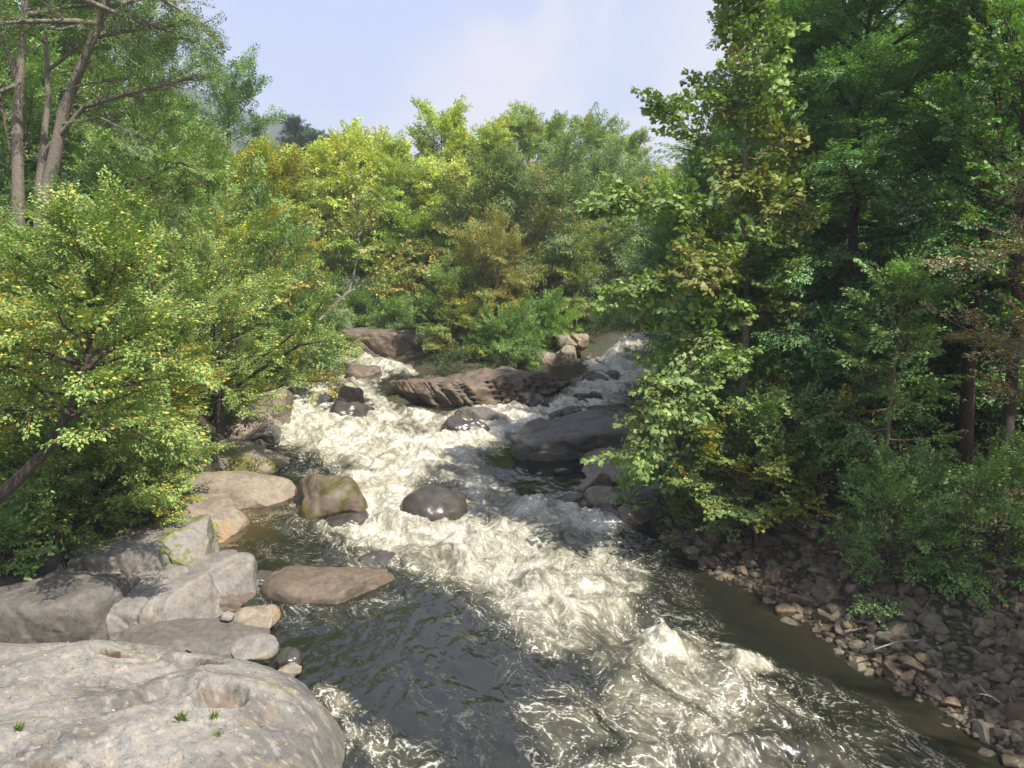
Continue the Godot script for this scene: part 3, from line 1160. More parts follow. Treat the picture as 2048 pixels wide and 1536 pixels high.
func set_view() -> void:
	var cam := Camera3D.new()
	cam.name = "camera"
	cam.position = Vector3(0, 8, 0)
	cam.rotation_degrees = Vector3(-8, 0, 0)
	cam.fov = 53.0
	cam.near = 0.1
	cam.far = 3000.0
	add_child(cam)
	cam.current = true
	var sun := DirectionalLight3D.new()
	sun.name = "sun"
	sun.light_energy = 1.45
	sun.light_color = Color(1.0, 0.975, 0.925)
	sun.light_angular_distance = 0.6
	sun.shadow_enabled = true
	add_child(sun)
	sun.look_at_from_position(Vector3(0.42, 0.79, 0.45) * 50.0, Vector3.ZERO)
	var env := Environment.new()
	env.background_mode = Environment.BG_SKY
	var sky := Sky.new()
	var mat := PanoramaSkyMaterial.new()
	mat.panorama = sky_picture()
	sky.sky_material = mat
	env.sky = sky
	env.background_energy_multiplier = 0.72
	env.tonemap_mode = Environment.TONE_MAPPER_LINEAR
	env.tonemap_exposure = 1.9
	env.sdfgi_enabled = true
	env.ssao_enabled = true
	env.ssil_enabled = true
	env.volumetric_fog_enabled = true
	env.volumetric_fog_density = 0.0
	env.fog_enabled = true
	env.fog_density = 0.0006
	env.fog_light_color = Color(0.92, 0.95, 1.0)
	var we := WorldEnvironment.new()
	we.name = "environment"
	we.environment = env
	add_child(we)

func sky_picture() -> ImageTexture:
	# thin streaked cloud over pale blue, the same all round
	var w := 1024
	var h := 512
	var a := FastNoiseLite.new()
	a.seed = 5
	a.frequency = 0.011
	a.fractal_octaves = 5
	a.domain_warp_enabled = true
	a.domain_warp_amplitude = 25.0
	a.domain_warp_frequency = 0.012
	var out := PackedByteArray()
	out.resize(w * h * 3)
	for r in h:
		var el := (0.5 - (r + 0.5) / h) * PI
		for k in w:
			var az := TAU * (k + 0.5) / w
			var e := maxf(el, 0.02)
			# cloud laid on a high flat sheet
			var far := 1.0 / tan(maxf(e, 0.1) + 0.1)
			var p := Vector2(cos(az), sin(az)) * far * 60.0
			var n := a.get_noise_3d(p.x * 0.45 + p.y * 0.2, p.y * 1.3, 0.0)
			var cloud := smoothstep(-0.3, 0.4, n) * 0.95
			var blue := Vector3(0.37, 0.46, 0.7).lerp(Vector3(0.5, 0.56, 0.73), exp(-e * 3.0))
			var c := blue.lerp(Vector3(0.62, 0.61, 0.7), cloud)
			if el < 0.0:
				c = Vector3(0.3, 0.3, 0.28)
			var s := Color(c.x, c.y, c.z).linear_to_srgb()
			var at := (r * w + k) * 3
			out[at] = int(s.r * 255)
			out[at + 1] = int(s.g * 255)
			out[at + 2] = int(s.b * 255)
	return ImageTexture.create_from_image(Image.create_from_data(w, h, false, Image.FORMAT_RGB8, out))

func make_noises() -> void:
	fbm("land", 0.16, 4, 11)
	fbm("patch", 0.35, 3, 12)
	fbm("lump", 0.8, 2, 41)
	fbm("dent", 0.9, 4, 42)
	fbm("stain", 0.5, 3, 43)
	for k in 2:
		var n := FastNoiseLite.new()
		n.noise_type = FastNoiseLite.TYPE_CELLULAR
		n.seed = 45
		n.frequency = 1.0
		n.cellular_jitter = 0.9
		n.fractal_type = FastNoiseLite.FRACTAL_NONE
		n.cellular_return_type = [FastNoiseLite.RETURN_CELL_VALUE, FastNoiseLite.RETURN_DISTANCE2_SUB][k]
		noises[["plate", "crack"][k]] = n

# ---------------------------------------------------------------- every boulder and ledge one can tell apart
func build_rocks() -> void:
	# in the current
	boulder("boulder", "tall blocky brown boulder with a mossy green side standing at the edge of the rapids", Vector3(-6.13, 0.55, -24.85), Vector3(1.13, 0.87, 1.10), "brown rock", 1, {"power": 3.2, "cuts": 3, "moss": -0.12, "wet": 0.5, "yaw": 0.3})
	boulder("boulder", "dark wet dome-shaped boulder with water pouring round it in mid-river", Vector3(-2.55, 0.41, -24.58), Vector3(1.10, 0.64, 1.20), "wet dark rock", 2, {"plates": 0.0, "power": 2.3, "cuts": 1, "lumpy": 0.35, "rough": 0.04, "wet": 0.95})
	boulder("boulder", "low dark half-sunken rock just in front of the mossy blocky boulder", Vector3(-5.26, 0.26, -23.75), Vector3(0.75, 0.22, 0.70), "wet dark rock", 3, {"plates": 0.02, "power": 2.2, "cuts": 1, "wet": 0.6, "roll": 0.15})
	boulder("boulder", "long low brown whaleback boulder lying in the dark water near the slab", Vector3(-4.69, 0.11, -18.94), Vector3(1.64, 0.39, 1.10), "brown rock", 4, {"plates": 0.02, "power": 2.5, "cuts": 3, "wet": 0.25, "roll": -0.04, "lumpy": 0.4})
	boulder("boulder", "small dark wet rock behind the long brown whaleback boulder", Vector3(-3.74, 0.12, -20.68), Vector3(0.49, 0.19, 0.50), "wet dark rock", 5, {"power": 2.6, "cuts": 3, "wet": 0.6})
	boulder("boulder", "small dark rock at the left end of the long brown whaleback boulder", Vector3(-6.69, 0.09, -19.44), Vector3(0.32, 0.14, 0.35), "wet dark rock", 6, {"cuts": 4})
	boulder("boulder", "reddish rock above the foaming step in the left channel", Vector3(-8.60, 1.47, -39.61), Vector3(0.83, 0.87, 0.80), "brown rock", 7, {"power": 2.8, "wet": 0.7})
	boulder("boulder", "dark rock with water sheeting over it below the reddish rock", Vector3(-7.67, 1.25, -36.89), Vector3(1.19, 0.71, 0.90), "wet dark rock", 8, {"power": 2.8, "cuts": 4, "wet": 0.9})
	boulder("boulder", "rock shelf splitting the upper left channel", Vector3(-8.94, 1.98, -45.97), Vector3(1.11, 0.71, 1.20), "brown rock", 9, {"power": 3.4, "cuts": 4, "wet": 0.7})
	boulder("boulder", "pointed dark rock in mid-river with white water either side", Vector3(-2.11, 1.08, -34.32), Vector3(1.11, 0.69, 0.80), "wet dark rock", 10, {"power": 2.4, "cuts": 5, "roll": 0.15, "wet": 0.7})
	boulder("boulder", "dark brown rock ridge behind the pointed rock in mid-river", Vector3(-1.32, 1.19, -36.41), Vector3(1.47, 0.53, 1.00), "grey ledge", 11, {"power": 2.8, "cuts": 5, "wet": 0.7})
	boulder("boulder", "long dark grey rock bench sloping into the river below the overhanging leaves", Vector3(4.00, 1.04, -31.91), Vector3(4.38, 1.09, 1.50), "grey ledge", 12, {"plates": 0.12, "plate_size": 0.7, "power": 7.0, "cuts": 5, "flat": 0.95, "roll": 0.1, "yaw": 0.22, "pitch": 0.16, "wet": 0.4, "moss": -0.42, "beds": 0.6, "detail": 44, "lumpy": 0.25})
	boulder("boulder", "mossy dark slab resting on top of the long grey rock bench", Vector3(2.46, 1.13, -36.20), Vector3(0.98, 0.50, 0.50), "wet dark rock", 13, {"power": 3.4, "cuts": 4, "roll": 0.22, "moss": -0.1})
	boulder("boulder", "smooth pale sloping rock by the quiet pool under the overhanging branch", Vector3(4.39, 0.62, -29.19), Vector3(1.75, 0.63, 2.00), "tan rock", 14, {"power": 2.6, "cuts": 2, "roll": 0.12})
	boulder("rock", "tiny dark rock poking out of the quiet green pool", Vector3(1.90, 0.62, -28.46), Vector3(0.34, 0.17, 0.25), "wet dark rock", 15, {"cuts": 4})
	boulder("boulder", "pale leaning slab propped on the stones by the quiet pool", Vector3(2.84, 0.65, -26.42), Vector3(0.65, 0.33, 0.50), "tan rock", 16, {"power": 4.0, "cuts": 4, "roll": 0.35, "yaw": 0.3})
	boulder("boulder", "round tan boulder beside the leaning slab", Vector3(3.09, 0.52, -25.34), Vector3(0.54, 0.40, 0.60), "tan rock", 17, {"power": 2.6, "cuts": 3})
	boulder("boulder", "low black wet rock where the pool spills over", Vector3(1.96, 0.36, -25.14), Vector3(0.71, 0.25, 0.80), "wet dark rock", 18, {"power": 2.6, "cuts": 4, "wet": 0.7})
	boulder("boulder", "flat black rock at the waterline below the round tan boulder", Vector3(3.20, 0.32, -24.27), Vector3(0.59, 0.18, 0.60), "wet dark rock", 19, {"power": 4.0, "cuts": 4})
	boulder("boulder", "large grey boulder half hidden by sprigs at the foot of the shaded trees", Vector3(4.73, 0.57, -25.01), Vector3(1.11, 0.73, 1.30), "grey ledge", 20, {"power": 2.8, "cuts": 4})
	boulder("boulder", "smaller tan boulder in front of the large grey boulder", Vector3(3.94, 0.39, -23.92), Vector3(0.53, 0.31, 0.60), "tan rock", 21, {"power": 2.5, "cuts": 4})
	boulder("rock", "dark rock in the fast water at the foot of the island's rock wall", Vector3(1.38, 1.41, -39.49), Vector3(0.91, 0.50, 0.90), "wet dark rock", 22, {"cuts": 5, "wet": 0.7})
	boulder("rock", "dark rock in the fast water midway to the right falls", Vector3(3.79, 1.49, -40.29), Vector3(0.50, 0.40, 0.60), "wet dark rock", 23, {"cuts": 4, "wet": 0.7})
	boulder("rock", "dark rock touching its twin midway to the right falls", Vector3(4.49, 1.52, -40.65), Vector3(0.37, 0.33, 0.50), "wet dark rock", 24, {"cuts": 4, "wet": 0.6})
	boulder("rock", "smooth grey rock at the foot of the white falls", Vector3(5.99, 1.96, -45.49), Vector3(0.39, 0.48, 0.60), "grey ledge", 25, {"cuts": 2, "wet": 0.7})
	boulder("rock", "wet rock washed by foam beside the end of the island's rock wall", Vector3(4.81, 1.86, -44.70), Vector3(0.82, 0.54, 0.80), "wet dark rock", 26, {"cuts": 4, "wet": 0.8})
	boulder("boulder", "rock ledge with thin curtains of water above the long grey bench", Vector3(5.10, 1.24, -37.52), Vector3(1.49, 0.37, 1.20), "wet dark rock", 27, {"power": 4.0, "cuts": 3, "wet": 0.8})
	# the island
	boulder("rock_wall", "long grooved brown rock wall along the front of the wooded island", Vector3(-1.67, 1.71, -40.73), Vector3(5.71, 1.12, 2.20), "brown rock", 30, {"power": 4.5, "cuts": 7, "bend": -1.4, "yaw": 0.24, "groove": 0.4, "roll": 0.075, "lumpy": 0.3, "rough": 0.3, "detail": 60, "category": "rock wall", "stain": 0.5})
	boulder("boulder", "orange-brown rock on the end of the island beneath the shrubs", Vector3(2.11, 2.81, -47.50), Vector3(0.87, 0.62, 1.00), "tan rock", 31, {"stain": 0.8, "cuts": 3})
	boulder("boulder", "upright pale block with a rounded top on the end of the island", Vector3(3.39, 2.96, -48.50), Vector3(0.66, 0.71, 0.80), "tan rock", 32, {"power": 3.6, "cuts": 4})
	boulder("boulder", "pale block with a dark undercut stacked above the upright block", Vector3(3.55, 3.85, -49.60), Vector3(0.71, 0.52, 0.80), "tan rock", 33, {"power": 3.6, "cuts": 5})
	boulder("boulder", "yellowish block beside the stacked pale block on the island", Vector3(4.35, 3.83, -49.80), Vector3(0.58, 0.52, 0.80), "tan rock", 34, {"power": 3.4, "cuts": 4, "stain": 0.9})
	boulder("ledge", "grey rock shelf between the pale blocks and the white falls", Vector3(5.00, 2.26, -50.80), Vector3(1.92, 0.85, 1.80), "grey ledge", 35, {"power": 8.0, "cuts": 2, "flat": 0.95, "lumpy": 0.2, "rough": 0.2, "plates": 0.2, "plate_size": 0.45, "category": "ledge", "stain": 0.6})
	boulder("ledge", "broad layered rock ledge along the top of the left channel", Vector3(-8.31, 3.07, -53.40), Vector3(3.26, 1.25, 2.40), "brown rock", 36, {"power": 8.0, "cuts": 2, "flat": 0.95, "lumpy": 0.2, "rough": 0.2, "plates": 0.2, "plate_size": 0.45, "category": "ledge", "roll": -0.03, "yaw": -0.1})
	boulder("ledge", "flat-topped grey ledge below the island shrubs", Vector3(-3.39, 3.13, -51.90), Vector3(2.61, 1.16, 2.40), "grey ledge", 37, {"power": 8.0, "cuts": 2, "flat": 0.95, "lumpy": 0.2, "rough": 0.2, "plates": 0.2, "plate_size": 0.45, "category": "ledge", "roll": -0.02})
	boulder("ledge", "low dark ledge running down to the tail of the left channel", Vector3(-2.89, 2.36, -48.60), Vector3(2.46, 1.01, 1.60), "wet dark rock", 38, {"power": 5.0, "cuts": 2, "flat": 0.95, "lumpy": 0.2, "rough": 0.2, "plates": 0.2, "plate_size": 0.45, "category": "ledge", "roll": -0.1})
	boulder("boulder", "dark boulder at the head of the left channel beside the foaming chute", Vector3(-12.14, 3.04, -54.50), Vector3(1.21, 0.95, 1.20), "brown rock", 39, {"cuts": 5, "power": 3.0})
	boulder("ledge", "pale flat rock far up the left channel below the dark trees", Vector3(-13.13, 4.37, -58.50), Vector3(1.44, 1.29, 2.00), "grey ledge", 40, {"power": 3.4, "cuts": 4, "category": "ledge"})
	boulder("ledge", "tan sunlit rock top just behind the broad dark ledge", Vector3(-9.42, 3.84, -55.50), Vector3(1.34, 0.66, 1.20), "tan rock", 41, {"cuts": 4})
	# the left bank
	boulder("ledge", "pale cliff rock with a notch at the water's edge below the overhanging maple", Vector3(-11.85, 1.22, -33.50), Vector3(1.57, 1.12, 1.60), "tan rock", 50, {"plates": 0.12, "plate_size": 0.7, "power": 3.4, "cuts": 6, "rough": 0.2, "category": "ledge"})
	boulder("ledge", "reddish rock step beside the foaming chute on the left bank", Vector3(-11.57, 1.59, -36.50), Vector3(0.89, 1.06, 1.30), "brown rock", 51, {"power": 3.0, "cuts": 4, "category": "ledge"})
	boulder("boulder", "small brown rock at the foot of the reddish rock step", Vector3(-10.76, 1.21, -35.54), Vector3(0.42, 0.33, 0.60), "brown rock", 52, {"cuts": 3, "wet": 0.5})
	boulder("boulder", "block of grey rock with a dark crevice under it beside the notched cliff", Vector3(-10.58, 1.28, -32.00), Vector3(0.66, 0.44, 0.70), "grey ledge", 53, {"power": 4.0, "cuts": 4})
	boulder("ledge", "mossy golden rock shelf sloping into the rapids on the left bank", Vector3(-10.76, 0.73, -29.50), Vector3(2.08, 0.68, 1.70), "tan rock", 54, {"power": 2.8, "cuts": 4, "moss": -0.06, "roll": -0.05, "rough": 0.16, "category": "ledge"})
	boulder("boulder", "rounded charcoal stone sitting between the mossy shelf and the long smooth rock", Vector3(-11.37, 0.95, -28.00), Vector3(0.50, 0.27, 0.50), "wet dark rock", 55, {"power": 2.6, "cuts": 3})
	boulder("ledge", "long smooth grey-brown rock like a whale's back on the left bank", Vector3(-9.62, 0.55, -25.99), Vector3(2.07, 0.65, 1.30), "tan rock", 56, {"plates": 0.02, "power": 2.5, "cuts": 2, "roll": -0.05, "lumpy": 0.35, "category": "ledge"})
	boulder("ledge", "pinkish rock ramp running under the shallow brown water", Vector3(-9.74, 0.35, -23.27), Vector3(1.32, 0.67, 1.80), "tan rock", 57, {"power": 2.8, "cuts": 3, "roll": -0.22, "stain": 0.7, "category": "ledge"})
	# the stepped ledges above the foreground slab
	boulder("ledge", "big pale block in the upper course of the cracked ledge below the bushes", Vector3(-10.02, 0.69, -19.20), Vector3(1.32, 0.57, 1.20), "pale gneiss", 60, {"power": 11.0, "cuts": 1, "flat": 0.95, "lumpy": 0.1, "rough": 0.1, "plates": 0.07, "plate_size": 0.8, "category": "ledge", "roll": 0.1, "yaw": 0.04})
	boulder("ledge", "mossy-edged block at the river end of the upper course of the cracked ledge", Vector3(-8.56, 0.72, -19.50), Vector3(0.56, 0.76, 1.20), "pale gneiss", 61, {"power": 11.0, "cuts": 1, "flat": 0.95, "lumpy": 0.1, "rough": 0.1, "plates": 0.07, "plate_size": 0.8, "category": "ledge", "roll": 0.12, "moss": -0.12, "yaw": 0.2})
	boulder("ledge", "dark-stained block at the bushy end of the upper course of the cracked ledge", Vector3(-12.47, 0.61, -19.20), Vector3(1.23, 0.51, 1.30), "grey ledge", 62, {"power": 11.0, "cuts": 1, "flat": 0.95, "lumpy": 0.1, "rough": 0.1, "plates": 0.07, "plate_size": 0.8, "category": "ledge", "roll": 0.05, "yaw": 0.06})
	boulder("ledge", "thin cracked course of tan rock under the big pale block", Vector3(-11.06, 0.05, -19.15), Vector3(2.54, 0.34, 1.30), "tan rock", 63, {"power": 11.0, "cuts": 1, "flat": 0.95, "lumpy": 0.1, "rough": 0.1, "plates": 0.07, "plate_size": 0.8, "category": "ledge", "roll": 0.09, "yaw": 0.08})
	boulder("ledge", "long grey rock bench with a rounded river end in the middle of the stepped ledge", Vector3(-8.07, 0.07, -17.80), Vector3(1.70, 0.81, 1.70), "pale gneiss", 64, {"power": 6.0, "cuts": 1, "flat": 0.95, "lumpy": 0.1, "rough": 0.1, "plates": 0.07, "plate_size": 0.8, "category": "ledge", "roll": 0.09, "yaw": 0.1})
	boulder("ledge", "low grey slab tucked under the mossy-edged block by the shallows", Vector3(-8.01, 0.13, -18.60), Vector3(0.75, 0.56, 1.00), "grey ledge", 65, {"power": 5.0, "cuts": 1, "flat": 0.95, "lumpy": 0.1, "rough": 0.1, "plates": 0.07, "plate_size": 0.8, "category": "ledge", "roll": 0.1})
	boulder("ledge", "stained rock face at the picture's edge between the stepped ledge and the slab", Vector3(-11.20, -0.04, -17.30), Vector3(2.30, 1.05, 1.80), "grey ledge", 66, {"power": 11.0, "cuts": 1, "flat": 0.95, "lumpy": 0.1, "rough": 0.1, "plates": 0.07, "plate_size": 0.8, "category": "ledge", "roll": 0.06, "yaw": 0.05})
	boulder("ledge", "grey bench with a scooped hollow holding a round stone", Vector3(-6.78, 0.04, -15.60), Vector3(1.76, 0.37, 1.10), "grey ledge", 67, {"power": 3.0, "cuts": 2, "roll": -0.08, "lumpy": 0.3, "category": "ledge"})
	boulder("boulder", "smooth pale round stone lodged in the hollow of the grey bench", Vector3(-5.06, 0.71, -14.35), Vector3(0.43, 0.17, 0.42), "pale gneiss", 68, {"plates": 0.02, "power": 2.4, "cuts": 2, "blotch": 0.2})
	boulder("boulder", "cream-coloured boulder with a dark stain at the waterline above the round stone", Vector3(-5.87, 0.29, -16.60), Vector3(0.50, 0.23, 0.50), "tan rock", 69, {"power": 3.0, "cuts": 4, "stain": 0.7})
	boulder("rock", "weathered brown slab like driftwood by the shallows", Vector3(-6.91, 0.20, -17.60), Vector3(0.43, 0.16, 0.30), "brown rock", 70, {"power": 3.0, "cuts": 4, "roll": -0.25})
	boulder("rock", "second brown slab leaning behind the driftwood-like one", Vector3(-6.87, 0.13, -18.20), Vector3(0.44, 0.11, 0.35), "brown rock", 71, {"power": 3.0, "cuts": 4, "roll": -0.2})
	boulder("rock", "small white stone wedged between the grey bench and the cream boulder", Vector3(-6.34, 0.48, -16.30), Vector3(0.15, 0.08, 0.15), "pale gneiss", 72, {"blotch": 0.0})
	boulder("rock", "yellowish stone in the water at the edge of the slab", Vector3(-4.43, 0.23, -14.40), Vector3(0.24, 0.09, 0.20), "tan rock", 73, {"stain": 0.9})
	boulder("rock", "small yellow stone against the side of the slab", Vector3(-5.03, 0.33, -14.20), Vector3(0.17, 0.06, 0.15), "tan rock", 74, {"stain": 0.9})
	boulder("rock", "dark wet stone in the water beside the round pale stone", Vector3(-4.58, 0.21, -14.90), Vector3(0.28, 0.17, 0.30), "wet dark rock", 75, {})
	boulder("rock", "reddish wet rock awash in foam beside the nose of the slab", Vector3(-3.22, -0.08, -13.40), Vector3(0.37, 0.11, 0.30), "brown rock", 76, {})

# ---------------------------------------------------------------- woods
const PALE_BARK := Color(0.33, 0.28, 0.22)
const GREY_BARK := Color(0.24, 0.2, 0.165)
const DARK_BARK := Color(0.12, 0.095, 0.075)

func build_left_bank() -> void:
	var g := "trees on the left bank"
	# the big grey tree with several trunks
	tree("grey_tree", "tall grey-barked tree with several leaning trunks and long bare limbs above the left bank", ground(-18.28, 30.00), {"top": 22.48, "cr": 4.2, "cb": 0.6, "n": 20, "r": 0.34, "leaf": "locust", "tint": Color(0.075, 0.12, 0.035), "bark": PALE_BARK, "fill": 1.2, "gaps": 0.15, "group": g, "high": 0.9,
		"stems": [
			[[Vector3(-19.57, 3.94, -30.00), Vector3(-18.82, 10.49, -30.00), Vector3(-18.57, 13.80, -30.00), Vector3(-18.06, 17.01, -30.00), Vector3(-17.56, 20.12, -30.00), Vector3(-17.00, 22.48, -30.00)], 0.3],
			[[Vector3(-18.04, 4.00, -29.60), Vector3(-17.63, 10.46, -29.60), Vector3(-16.43, 14.04, -29.40), Vector3(-15.13, 16.20, -29.00), Vector3(-13.88, 18.25, -28.60), Vector3(-12.23, 20.58, -28.00)], 0.33],
			[[Vector3(-19.05, 3.88, -30.50), Vector3(-18.30, 11.29, -30.50), Vector3(-17.69, 14.65, -30.60), Vector3(-17.64, 17.22, -30.70), Vector3(-17.15, 21.23, -31.00)], 0.2]],
		"limbs": [
			[[Vector3(-17.31, 12.65, -29.60), Vector3(-15.48, 14.05, -29.00), Vector3(-13.71, 14.35, -28.40), Vector3(-12.10, 14.59, -28.00), Vector3(-10.97, 14.69, -27.60)], 0.11, 0.3],
			[[Vector3(-16.32, 14.72, -29.30), Vector3(-14.95, 14.87, -28.80), Vector3(-13.67, 14.85, -28.40)], 0.06, 0.25],
			[[Vector3(-16.66, 13.51, -29.40), Vector3(-14.75, 13.62, -28.60), Vector3(-13.43, 12.99, -28.00), Vector3(-12.85, 12.17, -27.60)], 0.06, 0.2],
			[[Vector3(-18.42, 15.06, -30.00), Vector3(-19.59, 14.42, -29.50), Vector3(-20.69, 14.48, -29.00)], 0.09, 0.4],
			[[Vector3(-18.44, 15.24, -30.00), Vector3(-18.64, 16.72, -29.60), Vector3(-18.70, 17.79, -29.20)], 0.11, 0.4],
			[[Vector3(-15.54, 17.89, -29.00), Vector3(-13.70, 17.03, -28.40), Vector3(-11.90, 16.35, -27.80), Vector3(-10.57, 15.75, -27.40)], 0.1, 1.0],
			[[Vector3(-15.80, 19.06, -29.00), Vector3(-13.08, 18.03, -28.00), Vector3(-11.02, 16.74, -27.00), Vector3(-9.88, 15.80, -26.50)], 0.1, 1.0],
			[[Vector3(-16.21, 14.57, -29.40), Vector3(-15.05, 15.58, -28.60), Vector3(-13.93, 16.90, -28.00)], 0.12, 0.5]]})
	# bushes and trees over the ledges, all with yellowing leaves
	tree("hornbeam_tree", "leaning young tree with yellow-flecked leaves and a dark slanting trunk at the picture's edge", Vector3(-11.09, 3.06, -15.50), {"top": 8.51, "cr": 2.1, "cb": 0.5, "n": 26, "r": 0.17, "leaf": "hornbeam", "tint": Color(0.145, 0.195, 0.048), "turned": 0.12, "bark": DARK_BARK, "group": g, "fill": 1.7,
		"stems": [[[Vector3(-11.39, 2.92, -15.60), Vector3(-10.41, 3.65, -15.50), Vector3(-9.45, 4.52, -15.40), Vector3(-8.86, 5.68, -15.60), Vector3(-8.66, 7.09, -16.00), Vector3(-8.57, 8.33, -16.20)], 0.17]],
		"limbs": [[[Vector3(-9.45, 4.52, -15.40), Vector3(-8.18, 4.97, -15.00), Vector3(-7.09, 5.11, -14.80), Vector3(-6.62, 4.81, -14.80)], 0.06], [[Vector3(-9.05, 5.18, -15.50), Vector3(-9.49, 5.97, -15.00), Vector3(-9.81, 6.39, -14.80)], 0.06], [[Vector3(-8.78, 6.08, -15.70), Vector3(-7.57, 6.51, -15.60), Vector3(-6.73, 6.31, -15.50)], 0.05]]})
	tree("shrub", "thick yellow-flecked bush spilling over the cracked ledge", Vector3(-10.26, 1.35, -20.20), {"top": 4.73, "cr": 1.5, "cb": 0.05, "n": 30, "many": 3, "r": 0.05, "leaf": "hornbeam", "tint": Color(0.14, 0.19, 0.048), "turned": 0.16, "shape": "bush", "category": "shrub", "group": "shrubs on the left bank", "spread": 0.15})
	tree("shrub", "dark green bush in the shade behind the cracked ledge", Vector3(-11.81, 1.48, -19.60), {"top": 4.44, "cr": 2.0, "cb": 0.05, "n": 26, "many": 3, "r": 0.05, "leaf": "hornbeam", "tint": Color(0.12, 0.18, 0.045), "shape": "bush", "category": "shrub", "group": "shrubs on the left bank"})
	tree("shrub", "pale rounded bush at the picture's edge above the dark-stained block", Vector3(-12.08, 1.51, -17.50), {"top": 2.67, "cr": 0.8, "cb": 0.05, "n": 16, "many": 2, "r": 0.03, "leaf": "maple", "tint": Color(0.16, 0.24, 0.07), "shape": "bush", "category": "shrub", "group": "shrubs on the left bank", "scale": 0.8})
	tree("hornbeam_tree", "spreading tree whose yellow-flecked branches reach out over the foaming chute", Vector3(-10.82, 2.53, -28.00), {"top": 9.45, "cr": 3.3, "cb": 0.2, "n": 26, "r": 0.14, "leaf": "hornbeam", "tint": Color(0.145, 0.195, 0.048), "turned": 0.12, "bark": DARK_BARK, "group": g, "high": 0.8,
		"limbs": [[[Vector3(-10.57, 3.66, -28.00), Vector3(-9.08, 4.64, -27.50), Vector3(-7.46, 5.59, -27.00), Vector3(-6.31, 5.80, -26.60), Vector3(-5.75, 5.47, -26.40)], 0.07], [[Vector3(-10.54, 4.21, -28.00), Vector3(-8.35, 5.54, -27.60), Vector3(-7.18, 6.45, -27.40), Vector3(-6.58, 7.16, -27.20)], 0.06], [[Vector3(-10.51, 3.50, -27.80), Vector3(-8.72, 3.93, -27.40), Vector3(-7.51, 4.35, -27.00), Vector3(-6.58, 4.29, -26.80)], 0.05], [[Vector3(-10.71, 4.58, -28.00), Vector3(-11.34, 5.59, -27.00), Vector3(-12.09, 5.99, -26.40)], 0.06]]})
	tree("hornbeam_tree", "rounded tree full of yellow flecks in the middle of the left bank", ground(-11.77, 23.00), {"top": 8.47, "cr": 3.0, "cb": 0.15, "n": 32, "many": 2, "r": 0.12, "leaf": "hornbeam", "tint": Color(0.14, 0.19, 0.048), "turned": 0.14, "group": g})
	tree("hornbeam_tree", "leafy tree at the picture's edge below the grey trunks", ground(-14.27, 22.00), {"top": 9.69, "cr": 2.9, "cb": 0.1, "n": 32, "many": 2, "r": 0.12, "leaf": "hornbeam", "tint": Color(0.125, 0.18, 0.045), "turned": 0.08, "group": g})
	tree("hornbeam_tree", "full yellow-flecked bush tree behind the leaning trunk", Vector3(-11.92, 1.35, -20.00), {"top": 7.90, "cr": 2.4, "cb": 0.1, "n": 36, "many": 2, "r": 0.1, "leaf": "hornbeam", "tint": Color(0.145, 0.195, 0.048), "turned": 0.15, "group": g, "fill": 1.3})
	tree("hornbeam_tree", "yellow-flecked bush tree directly above the long smooth rock", Vector3(-11.29, 1.46, -22.50), {"top": 7.02, "cr": 2.2, "cb": 0.12, "n": 36, "many": 2, "r": 0.1, "leaf": "hornbeam", "tint": Color(0.14, 0.19, 0.048), "turned": 0.17, "group": g, "fill": 1.2})
	tree("broadleaf_tree", "tall dull-green tree left of the grey trunks' tops", ground(-32.30, 46.00), {"top": 27.63, "cr": 6.0, "cb": 0.2, "n": 44, "r": 0.25, "leaf": "far", "tint": Color(0.11, 0.165, 0.042), "group": g})
	tree("broadleaf_tree", "tall grey-green tree right behind the grey trunks' tops", ground(-27.66, 50.00), {"top": 26.49, "cr": 6.0, "cb": 0.2, "n": 48, "r": 0.25, "leaf": "far", "tint": Color(0.11, 0.16, 0.05), "group": g})
	tree("shrub", "low leafy bush in front of the leaning trunk above the dark-stained block", Vector3(-11.88, 1.30, -18.40), {"top": 3.03, "cr": 1.2, "cb": 0.05, "n": 26, "many": 3, "r": 0.03, "leaf": "hornbeam", "tint": Color(0.12, 0.175, 0.045), "turned": 0.05, "shape": "bush", "category": "shrub", "group": "shrubs on the left bank"})
	tree("hornbeam_tree", "lime-green tree filling the slope below the grey tree's limbs", ground(-15.17, 28.00), {"top": 10.67, "cr": 3.4, "cb": 0.1, "n": 40, "many": 2, "r": 0.12, "leaf": "hornbeam", "tint": Color(0.135, 0.19, 0.048), "turned": 0.06, "group": g, "fill": 1.2, "scale": 1.15})
	tree("hornbeam_tree", "lime-green tree on the slope above the overhanging branches", ground(-13.18, 32.00), {"top": 10.46, "cr": 3.2, "cb": 0.1, "n": 40, "many": 2, "r": 0.12, "leaf": "hornbeam", "tint": Color(0.135, 0.19, 0.048), "turned": 0.06, "group": g, "fill": 1.2, "scale": 1.2})
	tree("bare_shrub", "leafless grey shrub of tangled pale twigs among the green trees", ground(-14.14, 31.00), {"top": 11.25, "cr": 2.0, "cb": 0.3, "n": 34, "many": 3, "r": 0.06, "leaf": "locust", "tint": Color(0.1, 0.15, 0.03), "bark": Color(0.5, 0.44, 0.36), "gaps": 0.96, "category": "shrub", "group": g})
	tree("broadleaf_tree", "mid-green tree with a dark curved limb above the yellow-flecked trees", ground(-15.78, 35.00), {"top": 15.09, "cr": 4.2, "cb": 0.25, "n": 36, "r": 0.22, "leaf": "elm", "tint": Color(0.125, 0.185, 0.045), "turned": 0.05, "group": g,
		"limbs": [[[Vector3(-17.12, 11.67, -34.00), Vector3(-15.12, 12.07, -33.00), Vector3(-13.66, 12.62, -32.60), Vector3(-12.30, 12.07, -32.20)], 0.12]]})
